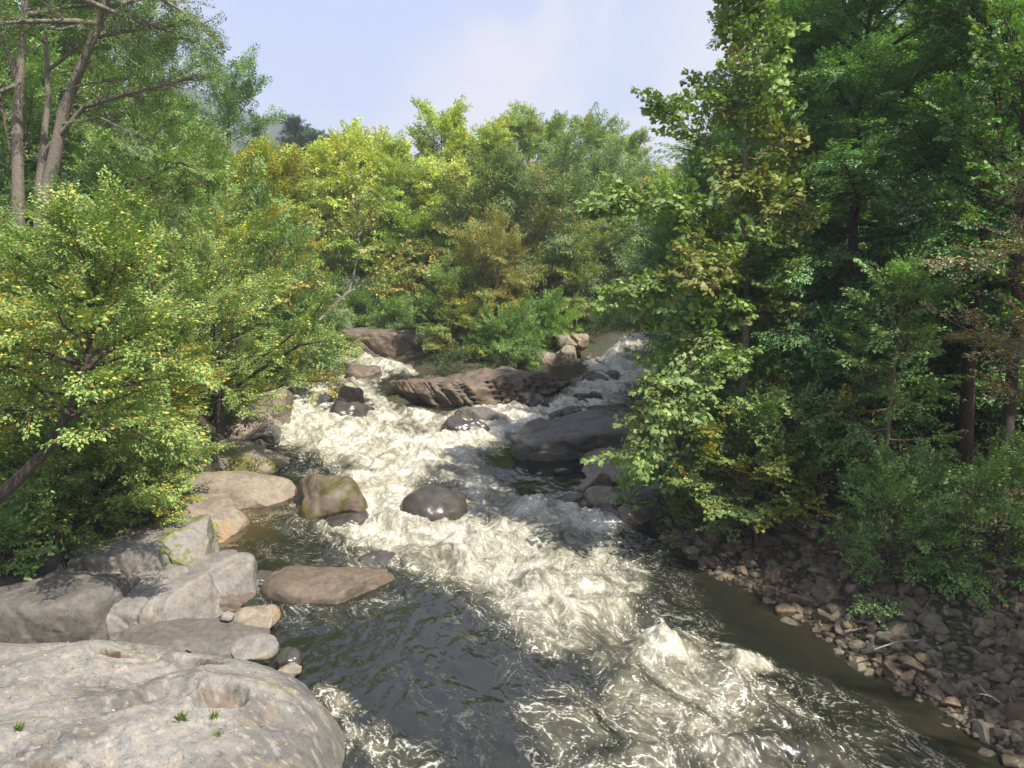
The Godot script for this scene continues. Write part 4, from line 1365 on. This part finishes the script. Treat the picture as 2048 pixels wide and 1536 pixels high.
	tree("broadleaf_tree", "tree with fresh green leaves right of the bare twigs", ground(-14.42, 38.00), {"top": 13.97, "cr": 4.0, "cb": 0.2, "n": 36, "r": 0.2, "leaf": "elm", "tint": Color(0.13, 0.195, 0.045), "turned": 0.06, "group": g, "scale": 1.15})
	tree("broadleaf_tree", "dull green tree filling the gap between the grey trunks", ground(-23.80, 38.00), {"top": 19.41, "cr": 5.5, "cb": 0.2, "n": 40, "r": 0.25, "leaf": "elm", "tint": Color(0.115, 0.17, 0.042), "group": g, "scale": 1.25})
	tree("broadleaf_tree", "tall tree whose thin top stands against the sky right of the grey tree", ground(-21.58, 46.00), {"top": 22.35, "cr": 5.2, "cb": 0.3, "n": 40, "r": 0.25, "leaf": "locust", "tint": Color(0.11, 0.165, 0.045), "group": g, "scale": 1.6})
	tree("thin_topped_tree", "slender tree with an open feathery top beside the distant hill", ground(-19.74, 56.00), {"top": 22.68, "cr": 4.0, "cb": 0.4, "n": 28, "r": 0.2, "leaf": "farfine", "tint": Color(0.1, 0.165, 0.045), "group": g, "fill": 0.8, "gaps": 0.25, "shape": "vase"})
	tree("broadleaf_tree", "tree at the far left edge behind the grey trunks", ground(-31.13, 42.00), {"top": 23.05, "cr": 6.0, "cb": 0.15, "n": 40, "r": 0.25, "leaf": "far", "tint": Color(0.11, 0.165, 0.042), "group": g})
	tree("broadleaf_tree", "tree behind the slender feathery one on the left slope", ground(-25.62, 62.00), {"top": 21.48, "cr": 4.6, "cb": 0.15, "n": 36, "leaf": "far", "tint": Color(0.11, 0.165, 0.042), "group": g})
	tree("golden_tree", "golden-yellow tree leaning over the head of the left channel", ground(-15.83, 50.00), {"top": 15.85, "cr": 4.1, "cb": 0.12, "n": 42, "r": 0.2, "leaf": "farfine", "tint": Color(0.19, 0.215, 0.03), "turned": 0.3, "turned_to": Color(0.44, 0.37, 0.045), "group": g})
	tree("broadleaf_tree", "blue-green leafy tree in front of the golden tree", ground(-14.28, 42.00), {"top": 11.49, "cr": 3.6, "cb": 0.1, "n": 36, "many": 2, "leaf": "elm", "tint": Color(0.12, 0.18, 0.05), "group": g, "scale": 1.4})
	tree("shrub", "low green shrub beside the rocks at the head of the left channel", ground(-12.06, 46.00), {"top": 8.20, "cr": 2.3, "cb": 0.05, "n": 26, "many": 3, "r": 0.05, "leaf": "farfine", "tint": Color(0.1, 0.16, 0.035), "turned": 0.08, "shape": "bush", "category": "shrub", "group": "shrubs on the left bank"})
	tree("young_sycamore", "young sycamore with bronze-tinted leaves and pale stems rising at the head of the channel", ground(-8.62, 36.00), {"top": 11.55, "cr": 1.2, "cb": 0.5, "n": 8, "r": 0.06, "leaf": "sycamore", "tint": Color(0.17, 0.18, 0.05), "turned": 0.15, "turned_to": Color(0.3, 0.24, 0.08), "bark": Color(0.55, 0.5, 0.42), "group": g,
		"stems": [[[Vector3(-8.97, 5.96, -36.00), Vector3(-7.53, 7.35, -36.00), Vector3(-7.01, 9.18, -36.00), Vector3(-7.08, 10.09, -36.00), Vector3(-7.29, 11.44, -36.00)], 0.06]],
		"limbs": [[[Vector3(-7.77, 7.12, -36.00), Vector3(-6.59, 7.81, -36.00), Vector3(-5.39, 8.27, -35.80), Vector3(-4.70, 8.38, -35.80)], 0.04], [[Vector3(-7.78, 6.89, -36.00), Vector3(-8.46, 7.35, -36.00), Vector3(-9.61, 7.58, -36.00), Vector3(-10.56, 7.12, -36.00)], 0.04], [[Vector3(-7.53, 7.35, -36.00), Vector3(-6.10, 7.36, -35.80), Vector3(-4.92, 7.47, -35.60)], 0.03]]})

func build_island_and_far_woods() -> void:
	var g := "trees on the island"
	tree("golden_tree", "orange-gold young tree in front of the grey-green willows on the island", ground(-1.28, 50.50), {"top": 12.04, "cr": 2.3, "cb": 0.3, "n": 34, "many": 3, "r": 0.09, "leaf": "farfine", "tint": Color(0.19, 0.18, 0.05), "turned": 0.4, "turned_to": Color(0.34, 0.29, 0.07), "group": g, "scale": 0.75})
	tree("olive_tree_crown", "olive-green tree behind the orange-gold one", ground(-2.33, 56.00), {"top": 16.11, "cr": 3.6, "cb": 0.2, "n": 40, "many": 2, "r": 0.14, "leaf": "farfine", "tint": Color(0.15, 0.18, 0.045), "turned": 0.18, "turned_to": Color(0.34, 0.24, 0.04), "group": g})
	tree("willow_tree", "grey-green willow on the island with bare stems below", ground(2.49, 54.00), {"top": 16.48, "cr": 3.7, "cb": 0.32, "n": 42, "many": 3, "r": 0.15, "leaf": "willow", "tint": Color(0.14, 0.185, 0.07), "turned": 0.1, "turned_to": Color(0.3, 0.24, 0.05), "bark": GREY_BARK, "group": g, "scale": 1.7})
	tree("willow_tree", "second grey-green willow leaning towards the right falls", ground(5.96, 57.00), {"top": 16.25, "cr": 3.8, "cb": 0.34, "n": 42, "many": 2, "r": 0.15, "leaf": "willow", "tint": Color(0.14, 0.19, 0.075), "bark": GREY_BARK, "group": g, "scale": 1.7})
	tree("broadleaf_tree", "yellowing low tree between the two willows", ground(4.33, 53.00), {"top": 11.74, "cr": 1.7, "cb": 0.3, "n": 22, "many": 2, "r": 0.08, "leaf": "farfine", "tint": Color(0.16, 0.18, 0.04), "turned": 0.25, "turned_to": Color(0.36, 0.26, 0.04), "group": g, "scale": 0.8})
	var sh := "shrubs on the island"
	tree("shrub", "wide olive shrub at the foot of the orange-gold tree", ground(-4.04, 50.00), {"top": 9.17, "cr": 2.4, "cb": 0.03, "n": 40, "many": 4, "r": 0.05, "leaf": "farfine", "tint": Color(0.12, 0.165, 0.04), "turned": 0.1, "shape": "bush", "category": "shrub", "group": sh, "scale": 0.7})
	tree("shrub", "bright green shrub hanging over the island's rock wall", ground(-0.42, 45.50), {"top": 6.16, "cr": 2.1, "cb": 0.03, "n": 36, "many": 4, "r": 0.05, "leaf": "farfine", "tint": Color(0.1, 0.165, 0.035), "turned": 0.06, "shape": "bush", "category": "shrub", "group": sh, "scale": 0.65, "spread": 0.6})
	tree("shrub", "green shrub behind the pale blocks on the island", ground(1.99, 50.00), {"top": 6.78, "cr": 1.6, "cb": 0.03, "n": 26, "many": 3, "r": 0.04, "leaf": "farfine", "tint": Color(0.11, 0.175, 0.035), "shape": "bush", "category": "shrub", "group": sh, "scale": 0.65})
	tree("shrub", "lime-green sprig just above the pale blocks", ground(3.67, 50.80), {"top": 5.84, "cr": 0.8, "cb": 0.05, "n": 14, "many": 2, "r": 0.03, "leaf": "farfine", "tint": Color(0.17, 0.26, 0.035), "shape": "bush", "category": "shrub", "group": sh, "scale": 0.55})
	tree("shrub", "feathery light shrub on the ledge left of the island trees", ground(-7.95, 54.50), {"top": 6.32, "cr": 1.7, "cb": 0.05, "n": 26, "many": 3, "r": 0.04, "leaf": "farfine", "tint": Color(0.14, 0.2, 0.045), "shape": "bush", "category": "shrub", "group": sh, "scale": 0.65})
	tree("shrub", "shadowed dark shrub between the ledge and the tall trees behind", ground(-11.27, 60.00), {"top": 6.73, "cr": 2.0, "cb": 0.05, "n": 26, "many": 3, "r": 0.05, "leaf": "farfine", "tint": Color(0.11, 0.165, 0.04), "shape": "bush", "category": "shrub", "group": sh})
	var w := "trees of the far wood"
	# x, height of the top, d, crown radius, tint, label
	for e in [
		[-15.15, 19.30, 68.0, 4.6, Color(0.15, 0.2, 0.04), "yellow-green round tree behind the young sycamore", 0.12, "broadleaf_tree"],
		[-13.01, 20.97, 72.0, 5.2, Color(0.16, 0.215, 0.045), "light green tree with a dark fork left of the centre", 0.12, "broadleaf_tree"],
		[-8.72, 17.15, 66.0, 4.0, Color(0.125, 0.18, 0.045), "dark-limbed tree between the light green crowns", 0.05, "broadleaf_tree"],
		[-6.90, 23.56, 74.0, 4.2, Color(0.14, 0.2, 0.045), "tallest tree in the middle with an open ragged top", 0.08, "tall_tree"],
		[-3.15, 22.47, 76.0, 5.0, Color(0.16, 0.215, 0.05), "pale green crown right of the tallest tree in the middle", 0.08, "broadleaf_tree"],
		[1.96, 25.16, 84.0, 5.6, Color(0.105, 0.16, 0.045), "dense darker crown behind the willows", 0.04, "broadleaf_tree"],
		[8.89, 25.02, 88.0, 5.6, Color(0.085, 0.14, 0.04), "dark green crown left of the dead twigs", 0.03, "broadleaf_tree"],
		[11.48, 23.13, 84.0, 4.6, Color(0.08, 0.135, 0.035), "dark crown at the right end of the far wood's skyline", 0.02, "broadleaf_tree"],
		[14.67, 18.26, 74.0, 4.8, Color(0.095, 0.15, 0.035), "crown showing between the dead twigs and the sycamore", 0.04, "broadleaf_tree"],
		[-20.88, 19.01, 76.0, 5.0, Color(0.12, 0.17, 0.04), "olive crown behind the golden tree", 0.1, "broadleaf_tree"],
		[-15.17, 23.08, 96.0, 6.0, Color(0.12, 0.17, 0.045), "crown peeping out behind the light green trees", 0.08, "broadleaf_tree"],
		[-26.12, 23.33, 105.0, 6.5, Color(0.05, 0.085, 0.028), "dark wooded crown below the pine tops", 0.0, "broadleaf_tree"],
		[-5.06, 16.74, 63.0, 3.6, Color(0.15, 0.2, 0.05), "pale crown at the back of the island shrubs", 0.1, "broadleaf_tree"],
		[0.25, 16.09, 64.0, 3.8, Color(0.14, 0.185, 0.06), "soft grey-green crown between willow and olive tree", 0.08, "broadleaf_tree"],
		[10.09, 15.53, 66.0, 4.0, Color(0.12, 0.17, 0.055), "grey-green crown at the right edge of the willows", 0.04, "broadleaf_tree"],
		[-10.77, 14.02, 63.0, 3.2, Color(0.11, 0.165, 0.04), "shaded dark tree in the hollow left of the island", 0.0, "broadleaf_tree"],
		[-7.39, 12.38, 62.0, 3.2, Color(0.11, 0.165, 0.04), "shaded dark tree in the hollow behind the olive shrub", 0.0, "broadleaf_tree"]]:
		tree(e[7], e[5], ground(e[0], e[2]), {"top": e[1], "cr": e[3], "cb": 0.22, "n": 40, "r": 0.22, "leaf": "far", "tint": e[4] * Color(1.7, 1.42, 1.1), "turned": e[6], "bark": DARK_BARK, "group": w, "high": 0.75, "lift": 0.0})
	for e in [[-32.03, 31.82, 118.0, "tallest dark pine standing against the hill"], [-30.35, 30.42, 122.0, "middle pine of the dark group by the hill"], [-29.06, 30.24, 126.0, "shortest pine of the dark group by the hill"], [5.47, 26.86, 96.0, "dark spruce tip behind the willows"]]:
		tree("pine_tree", e[3], ground(e[0], e[2]), {"top": e[1], "cr": 4.2, "cb": 0.2, "n": 60, "r": 0.25, "leaf": "pine", "tint": Color(0.05, 0.085, 0.035), "shape": "cone", "low": 0.0, "high": 0.5, "bark": DARK_BARK, "group": "pines by the hill", "scale": 1.7, "unit": 0.8})
	tree("dead_tree", "leafless grey dead tree against the sky left of the sycamore", ground(10.08, 62.00), {"top": 18.30, "cr": 1.6, "cb": 0.5, "n": 16, "r": 0.1, "leaf": "far", "tint": Color(0.1, 0.1, 0.1), "gaps": 1.1, "bark": Color(0.4, 0.34, 0.3), "high": 1.3, "group": w})

func build_right_bank() -> void:
	var g := "trees on the right bank"
	tree("sycamore_tree", "tall narrow sycamore with large bronze-green leaves rising past the top of the picture", ground(6.64, 22.00), {"top": 16.89, "cr": 1.75, "cb": 0.42, "n": 40, "r": 0.16, "leaf": "sycamore", "tint": Color(0.138, 0.179, 0.048), "turned": 0.14, "turned_to": Color(0.3, 0.25, 0.08), "bark": Color(0.34, 0.29, 0.23), "shape": "column", "high": 0.9, "group": g, "fill": 1.9,
		"limbs": [[[Vector3(5.90, 11.45, -22.00), Vector3(5.15, 11.75, -21.80), Vector3(4.55, 12.11, -21.60), Vector3(4.18, 12.35, -21.50)], 0.04], [[Vector3(6.22, 8.72, -22.00), Vector3(4.90, 9.66, -21.60), Vector3(3.58, 10.03, -21.20), Vector3(2.61, 10.01, -21.00)], 0.05], [[Vector3(6.36, 7.04, -22.00), Vector3(5.18, 7.89, -21.40), Vector3(4.01, 7.89, -21.00), Vector3(2.90, 7.49, -20.80)], 0.05], [[Vector3(6.51, 5.02, -22.00), Vector3(5.17, 5.44, -21.00), Vector3(4.25, 4.70, -20.40), Vector3(3.27, 3.42, -20.00)], 0.05], [[Vector3(6.47, 5.89, -22.00), Vector3(5.19, 6.25, -21.20), Vector3(4.44, 5.46, -20.80), Vector3(3.87, 4.41, -20.50)], 0.05], [[Vector3(6.32, 7.89, -22.00), Vector3(5.24, 8.42, -20.60), Vector3(4.79, 8.15, -19.80)], 0.04]]})
	tree("sycamore_tree", "lower sycamore crown whose leaves hang over the long grey rock bench", ground(6.49, 23.50), {"top": 8.48, "cr": 2.3, "cb": 0.15, "n": 34, "r": 0.1, "leaf": "sycamore", "tint": Color(0.109, 0.167, 0.043), "turned": 0.18, "turned_to": Color(0.26, 0.2, 0.06), "group": g, "spread": 0.4})
	tree("elm_tree", "broad elm with fine dark leaves beside the tall sycamore", ground(10.58, 24.00), {"top": 20.51, "cr": 4.4, "cb": 0.3, "n": 56, "r": 0.24, "leaf": "elm", "tint": Color(0.087, 0.152, 0.051), "group": g, "bark": DARK_BARK, "spread": 0.4, "fill": 1.9})
	tree("elm_tree", "elm behind the tall sycamore reaching up out of the picture", ground(11.37, 31.00), {"top": 22.44, "cr": 4.6, "cb": 0.3, "n": 50, "r": 0.25, "leaf": "elm", "tint": Color(0.109, 0.181, 0.058), "group": g, "bark": DARK_BARK, "scale": 1.2, "fill": 1.7})
	tree("ash_tree", "bright green backlit tree at the top of the picture's right half", ground(16.49, 30.00), {"top": 25.10, "cr": 5.0, "cb": 0.4, "n": 50, "r": 0.25, "leaf": "elm", "tint": Color(0.109, 0.196, 0.040), "group": g, "bark": DARK_BARK, "scale": 1.2, "fill": 1.7})
	tree("maple_tree", "dark maple with drooping leaves at the right edge of the picture", ground(13.06, 20.00), {"top": 17.65, "cr": 3.6, "cb": 0.3, "n": 44, "r": 0.2, "leaf": "maple", "tint": Color(0.096, 0.166, 0.052), "group": g, "bark": DARK_BARK})
	tree("browning_tree", "tree with browning rust-tinged leaves reaching in from the right edge", ground(12.73, 15.50), {"top": 12.11, "cr": 3.2, "cb": 0.4, "n": 34, "r": 0.12, "leaf": "locust", "tint": Color(0.19, 0.175, 0.08), "turned": 0.3, "turned_to": Color(0.34, 0.24, 0.15), "bark": PALE_BARK, "group": g, "wind": Vector3(-0.5, 0, -0.1)})
	tree("slender_tree", "slender tree with hanging pale leaves caught by the sun in the dark wood", ground(9.73, 19.50), {"top": 8.39, "cr": 1.5, "cb": 0.35, "n": 20, "r": 0.09, "leaf": "elm", "tint": Color(0.132, 0.196, 0.052), "group": g, "spread": 0.8, "bark": Color(0.3, 0.22, 0.15)})
	tree("maple_sapling", "maple sapling with yellow-green tiered leaves leaning over the stony bank", ground(6.85, 20.50), {"top": 5.09, "cr": 2.0, "cb": 0.3, "n": 34, "many": 2, "r": 0.07, "leaf": "maple", "tint": Color(0.108, 0.150, 0.041), "turned": 0.15, "group": g, "spread": 0.6, "scale": 0.85})
	tree("maple_sapling", "second maple sapling low over the dark stones by the water", ground(6.77, 21.50), {"top": 3.37, "cr": 1.5, "cb": 0.4, "n": 26, "many": 2, "r": 0.06, "leaf": "maple", "tint": Color(0.109, 0.152, 0.043), "turned": 0.1, "group": g, "spread": 0.6, "scale": 0.85})
	tree("vine_covered_tree", "thin trunk draped with vines in the shade behind the maple saplings", ground(9.07, 22.00), {"top": 6.75, "cr": 1.7, "cb": 0.3, "n": 28, "r": 0.09, "leaf": "maple", "tint": Color(0.096, 0.174, 0.061), "group": g, "spread": 1.2, "bark": Color(0.22, 0.13, 0.08)})
	tree("vine_covered_tree", "second thin vine-hung trunk right of the first", ground(10.24, 21.50), {"top": 7.34, "cr": 1.5, "cb": 0.35, "n": 24, "r": 0.08, "leaf": "hornbeam", "tint": Color(0.090, 0.155, 0.050), "group": g, "spread": 1.2, "bark": Color(0.22, 0.13, 0.08)})
	tree("big_trunk_tree", "large straight trunk standing deep in the shade near the right edge", ground(13.23, 22.00), {"top": 16.64, "cr": 3.4, "cb": 0.45, "n": 36, "r": 0.24, "leaf": "elm", "tint": Color(0.096, 0.174, 0.052), "group": g, "bark": Color(0.14, 0.09, 0.06)})
	var sh := "shrubs on the right bank"
	tree("shrub", "broad dark shrub with a sunlit edge above the stones", ground(9.07, 17.50), {"top": 3.93, "cr": 1.7, "cb": 0.05, "n": 36, "many": 3, "r": 0.04, "leaf": "hornbeam", "tint": Color(0.098, 0.161, 0.040), "shape": "bush", "category": "shrub", "group": sh, "spread": 0.4, "scale": 0.8})
	tree("shrub", "shrub of layered green leaves at the right edge above the stones", ground(11.07, 17.00), {"top": 4.34, "cr": 1.8, "cb": 0.05, "n": 36, "many": 3, "r": 0.04, "leaf": "hornbeam", "tint": Color(0.109, 0.181, 0.043), "shape": "bush", "category": "shrub", "group": sh, "spread": 0.4, "scale": 0.8})
	tree("shrub", "small shrub with rust-tipped leaves at the foot of the maple saplings", ground(5.48, 22.20), {"top": 1.62, "cr": 1.0, "cb": 0.05, "n": 20, "many": 2, "r": 0.03, "leaf": "maple", "tint": Color(0.157, 0.174, 0.052), "turned": 0.2, "turned_to": Color(0.22, 0.12, 0.05), "shape": "bush", "category": "shrub", "group": sh, "scale": 0.7})
	tree("shrub", "leafy sprig on the large grey boulder by the pool", Vector3(3.77, 0.81, -23.60), {"top": 1.87, "cr": 0.5, "cb": 0.05, "n": 9, "r": 0.02, "leaf": "maple", "tint": Color(0.138, 0.218, 0.046), "shape": "bush", "category": "shrub", "group": sh, "scale": 0.6})
	tree("broadleaf_tree", "round bright-leaved bushy tree beside the white falls", ground(8.10, 34.00), {"top": 4.97, "cr": 1.9, "cb": 0.05, "n": 34, "many": 3, "r": 0.07, "leaf": "maple", "tint": Color(0.098, 0.172, 0.040), "shape": "bush", "group": g, "scale": 1.1})
	tree("hemlock_tree", "feathery dark tree overhanging the pale blocks by the falls", ground(9.05, 40.00), {"top": 11.07, "cr": 4.0, "cb": 0.15, "n": 40, "r": 0.16, "leaf": "locust", "tint": Color(0.109, 0.181, 0.051), "group": g, "scale": 1.5, "spread": 0.4})
	# the wood behind: x, height of the top, d, crown, tint, label
	for e in [
		[10.52, 14.28, 40.0, 3.6, Color(0.087, 0.160, 0.051), "tree behind the sycamore's lower limbs"],
		[16.95, 21.41, 60.0, 5.0, Color(0.087, 0.152, 0.051), "dark crown behind the sycamore trunk"],
		[13.19, 18.97, 38.0, 4.6, Color(0.094, 0.167, 0.055), "tall crown between the sycamore and the elm"],
		[18.39, 21.11, 42.0, 5.0, Color(0.102, 0.174, 0.051), "tall crown behind the broad elm"],
		[20.89, 20.95, 40.0, 5.0, Color(0.109, 0.189, 0.051), "tall crown behind the backlit tree"],
		[21.83, 20.07, 36.0, 5.0, Color(0.094, 0.160, 0.043), "tall crown behind the dark maple"],
		[19.15, 18.36, 28.0, 4.6, Color(0.087, 0.152, 0.043), "tall crown past the right edge behind the browning tree"],
		[11.58, 9.37, 30.0, 4.0, Color(0.09, 0.155, 0.05), "understorey tree in the dark wood behind the vines"],
		[13.35, 8.57, 28.0, 3.6, Color(0.09, 0.155, 0.05), "understorey tree in the dark wood behind the slender tree"],
		[14.42, 8.20, 26.0, 3.4, Color(0.09, 0.155, 0.05), "understorey tree in the dark wood left of the big trunk"],
		[16.13, 7.87, 25.0, 3.4, Color(0.09, 0.155, 0.05), "understorey tree in the dark wood by the right edge"],
		[9.25, 7.84, 30.0, 3.4, Color(0.09, 0.155, 0.05), "understorey tree behind the lower sycamore crown"]]:
		tree("broadleaf_tree", e[5], ground(e[0], e[2]), {"top": e[1], "cr": e[3], "cb": 0.12, "n": 44, "r": 0.2, "leaf": "elm", "tint": e[4], "bark": DARK_BARK, "group": g, "scale": 1.4, "unit": 0.55, "fill": 1.7})
	# trees beside the bridge, out of the picture, that shade the stony bank
	for e in [[18.5, 5.0, 16.0, 4.8]]:
		tree("broadleaf_tree", "leafy shade tree standing beside the bridge past the right edge", ground(e[0], e[1]), {"h": e[2], "cr": e[3], "cb": 0.2, "n": 40, "r": 0.2, "leaf": "elm", "tint": Color(0.102, 0.174, 0.043), "bark": DARK_BARK, "group": "shade trees beside the bridge", "scale": 1.3, "unit": 0.55})

# ---------------------------------------------------------------- small things
func tuft(label: String, at: Vector3, size: float, tint: Color) -> void:
	var rng := RandomNumberGenerator.new()
	rng.seed = hash(label)
	var g := Geo.new()
	for k in 46:
		var az := rng.randf() * TAU
		var el := rng.randf_range(0.3, 1.3)
		var dir := Vector3(cos(az) * cos(el), sin(el), sin(az) * cos(el)) * size * rng.randf_range(0.5, 1.0)
		var from := Vector3(rng.randfn(0, 0.25), 0, rng.randfn(0, 0.25)) * size
		g.blade(from, dir, dir.cross(Vector3.UP).normalized() * size * 0.09, Vector3.ZERO, tint * rng.randf_range(0.7, 1.3))
	var root := Node3D.new()
	root.name = numbered("plant")
	root.position = at
	add_child(root)
	tag(root, label, "plant", "small plants on the rocks")
	put("leaves", g.mesh(), mats["leaf"], root)

func on_slab(x: float, d: float) -> Vector3:
	return Vector3(x, slab_height(x, d), -d)

func scrap(at: Vector3) -> void:
	var g := Geo.new()
	for k in 6:
		var p := Vector3(k * 0.03 - 0.08, 0.02 * sin(k * 1.3) + 0.02, 0)
		for z in [-0.025, 0.025]:
			g.v.append(p + Vector3(0, 0, z))
			g.n.append(Vector3.UP)
			g.c.append(Color(0.25, 0.75, 0.68))
		if k:
			var s := k * 2
			g.i.append_array(PackedInt32Array([s - 2, s - 1, s, s, s - 1, s + 1]))
	var o := put("litter", g.mesh(), mats["leaf"])
	o.position = on_slab(at.x, -at.z)
	tag(o, "small turquoise scrap of litter lying in the leafy hollow of the slab", "litter")

func stick(label: String, at: Vector3) -> void:
	var rng := RandomNumberGenerator.new()
	rng.seed = hash(label)
	var g := Geo.new()
	var a := rng.randf() * TAU
	var p := curve(Vector3(0, 0.22, 0), Vector3(cos(a), 0.12, sin(a)), rng.randf_range(0.9, 1.5), -0.02, 0.1, 6, rng)
	g.tube(p, 0.03, 0.012, 6, Color(0.4, 0.34, 0.27))
	g.tube(curve(p[3], Vector3(cos(a + 0.7), 0.25, sin(a + 0.7)), 0.4, 0.0, 0.1, 3, rng), 0.014, 0.006, 5, Color(0.4, 0.34, 0.27))
	var o := put("stick", g.mesh(), mats["bark"])
	o.position = at
	tag(o, label, "stick", "sticks on the stony bank")

func build_small_things() -> void:
	scrap(Vector3(-5.96, 0, -13.37))
	stick("short pale stick lying across the stones near the water", ground(7.24, 15.87))
	stick("weathered grey branch leaning on the stones below the dark shrub", ground(8.38, 15.04))
	stick("thin forked stick half buried in the stones by the right edge", ground(8.81, 13.59))
	tuft("tuft of green leaves on the pale slab below the round pothole", on_slab(-4.93, 10.66), 0.16, Color(0.12, 0.18, 0.045))
	tuft("small green tuft in a crack at the edge of the slab", on_slab(-7.07, 10.25), 0.13, Color(0.11, 0.17, 0.045))
	tuft("thin seedling right of the green tuft on the slab", on_slab(-4.49, 10.82), 0.12, Color(0.18, 0.26, 0.06))
	tuft("tiny weed near the bottom edge of the slab", on_slab(-4.29, 10.38), 0.1, Color(0.2, 0.25, 0.06))
	tuft("fern-like green plant at the picture's edge above the slab", Vector3(-10.68, -0.67, -15.30), 0.3, Color(0.13, 0.24, 0.05))
	tuft("green plant growing from the middle of the stepped ledge", Vector3(-8.23, 0.27, -17.20), 0.26, Color(0.12, 0.18, 0.04))
	tuft("mossy clump hanging on the stepped ledge", Vector3(-9.15, 0.10, -16.90), 0.34, Color(0.11, 0.13, 0.03))
	tuft("sprig in the crack of the tan course", Vector3(-11.00, 0.24, -17.40), 0.14, Color(0.15, 0.24, 0.05))
	tuft("pale leafy sprig in front of the dark-stained block", Vector3(-11.55, 0.54, -17.00), 0.2, Color(0.17, 0.27, 0.06))
	# spray hanging at the foot of the white falls
	var mist := FogVolume.new()
	mist.name = "mist"
	mist.shape = RenderingServer.FOG_VOLUME_SHAPE_ELLIPSOID
	mist.size = Vector3(5.0, 2.6, 3.0)
	mist.position = Vector3(7.2, 3.3, -48.2)
	var fm := FogMaterial.new()
	fm.density = 0.1
	fm.albedo = Color(0.95, 0.95, 0.95)
	mist.material = fm
	mist.set_meta("kind", "stuff")
	mist.set_meta("label", "pale mist hanging at the foot of the white falls")
	add_child(mist)
	# leaves blown onto the slab
	var rng := RandomNumberGenerator.new()
	rng.seed = 9
	var g := Geo.new()
	for k in 170:
		var x := rng.randf_range(-9.5, -3.2)
		var d := rng.randf_range(10.5, 15.8)
		if inside(SLAB, x, d) < 0.5:
			continue
		var a := rng.randf() * TAU
		var dir := Vector3(cos(a), rng.randf_range(0.0, 0.3), sin(a)) * rng.randf_range(0.035, 0.07)
		g.blade(on_slab(x, d) + Vector3.UP * 0.012, dir, Vector3(-sin(a), 0.1, cos(a)) * 0.02, Vector3.ZERO, [Color(0.5, 0.3, 0.12), Color(0.35, 0.2, 0.09), Color(0.6, 0.5, 0.38)][k % 3])
	var o := put("fallen_leaves", g.mesh(), mats["leaf"])
	o.set_meta("kind", "stuff")
	tag(o, "dry brown leaves scattered over the pale foreground slab", "leaves")
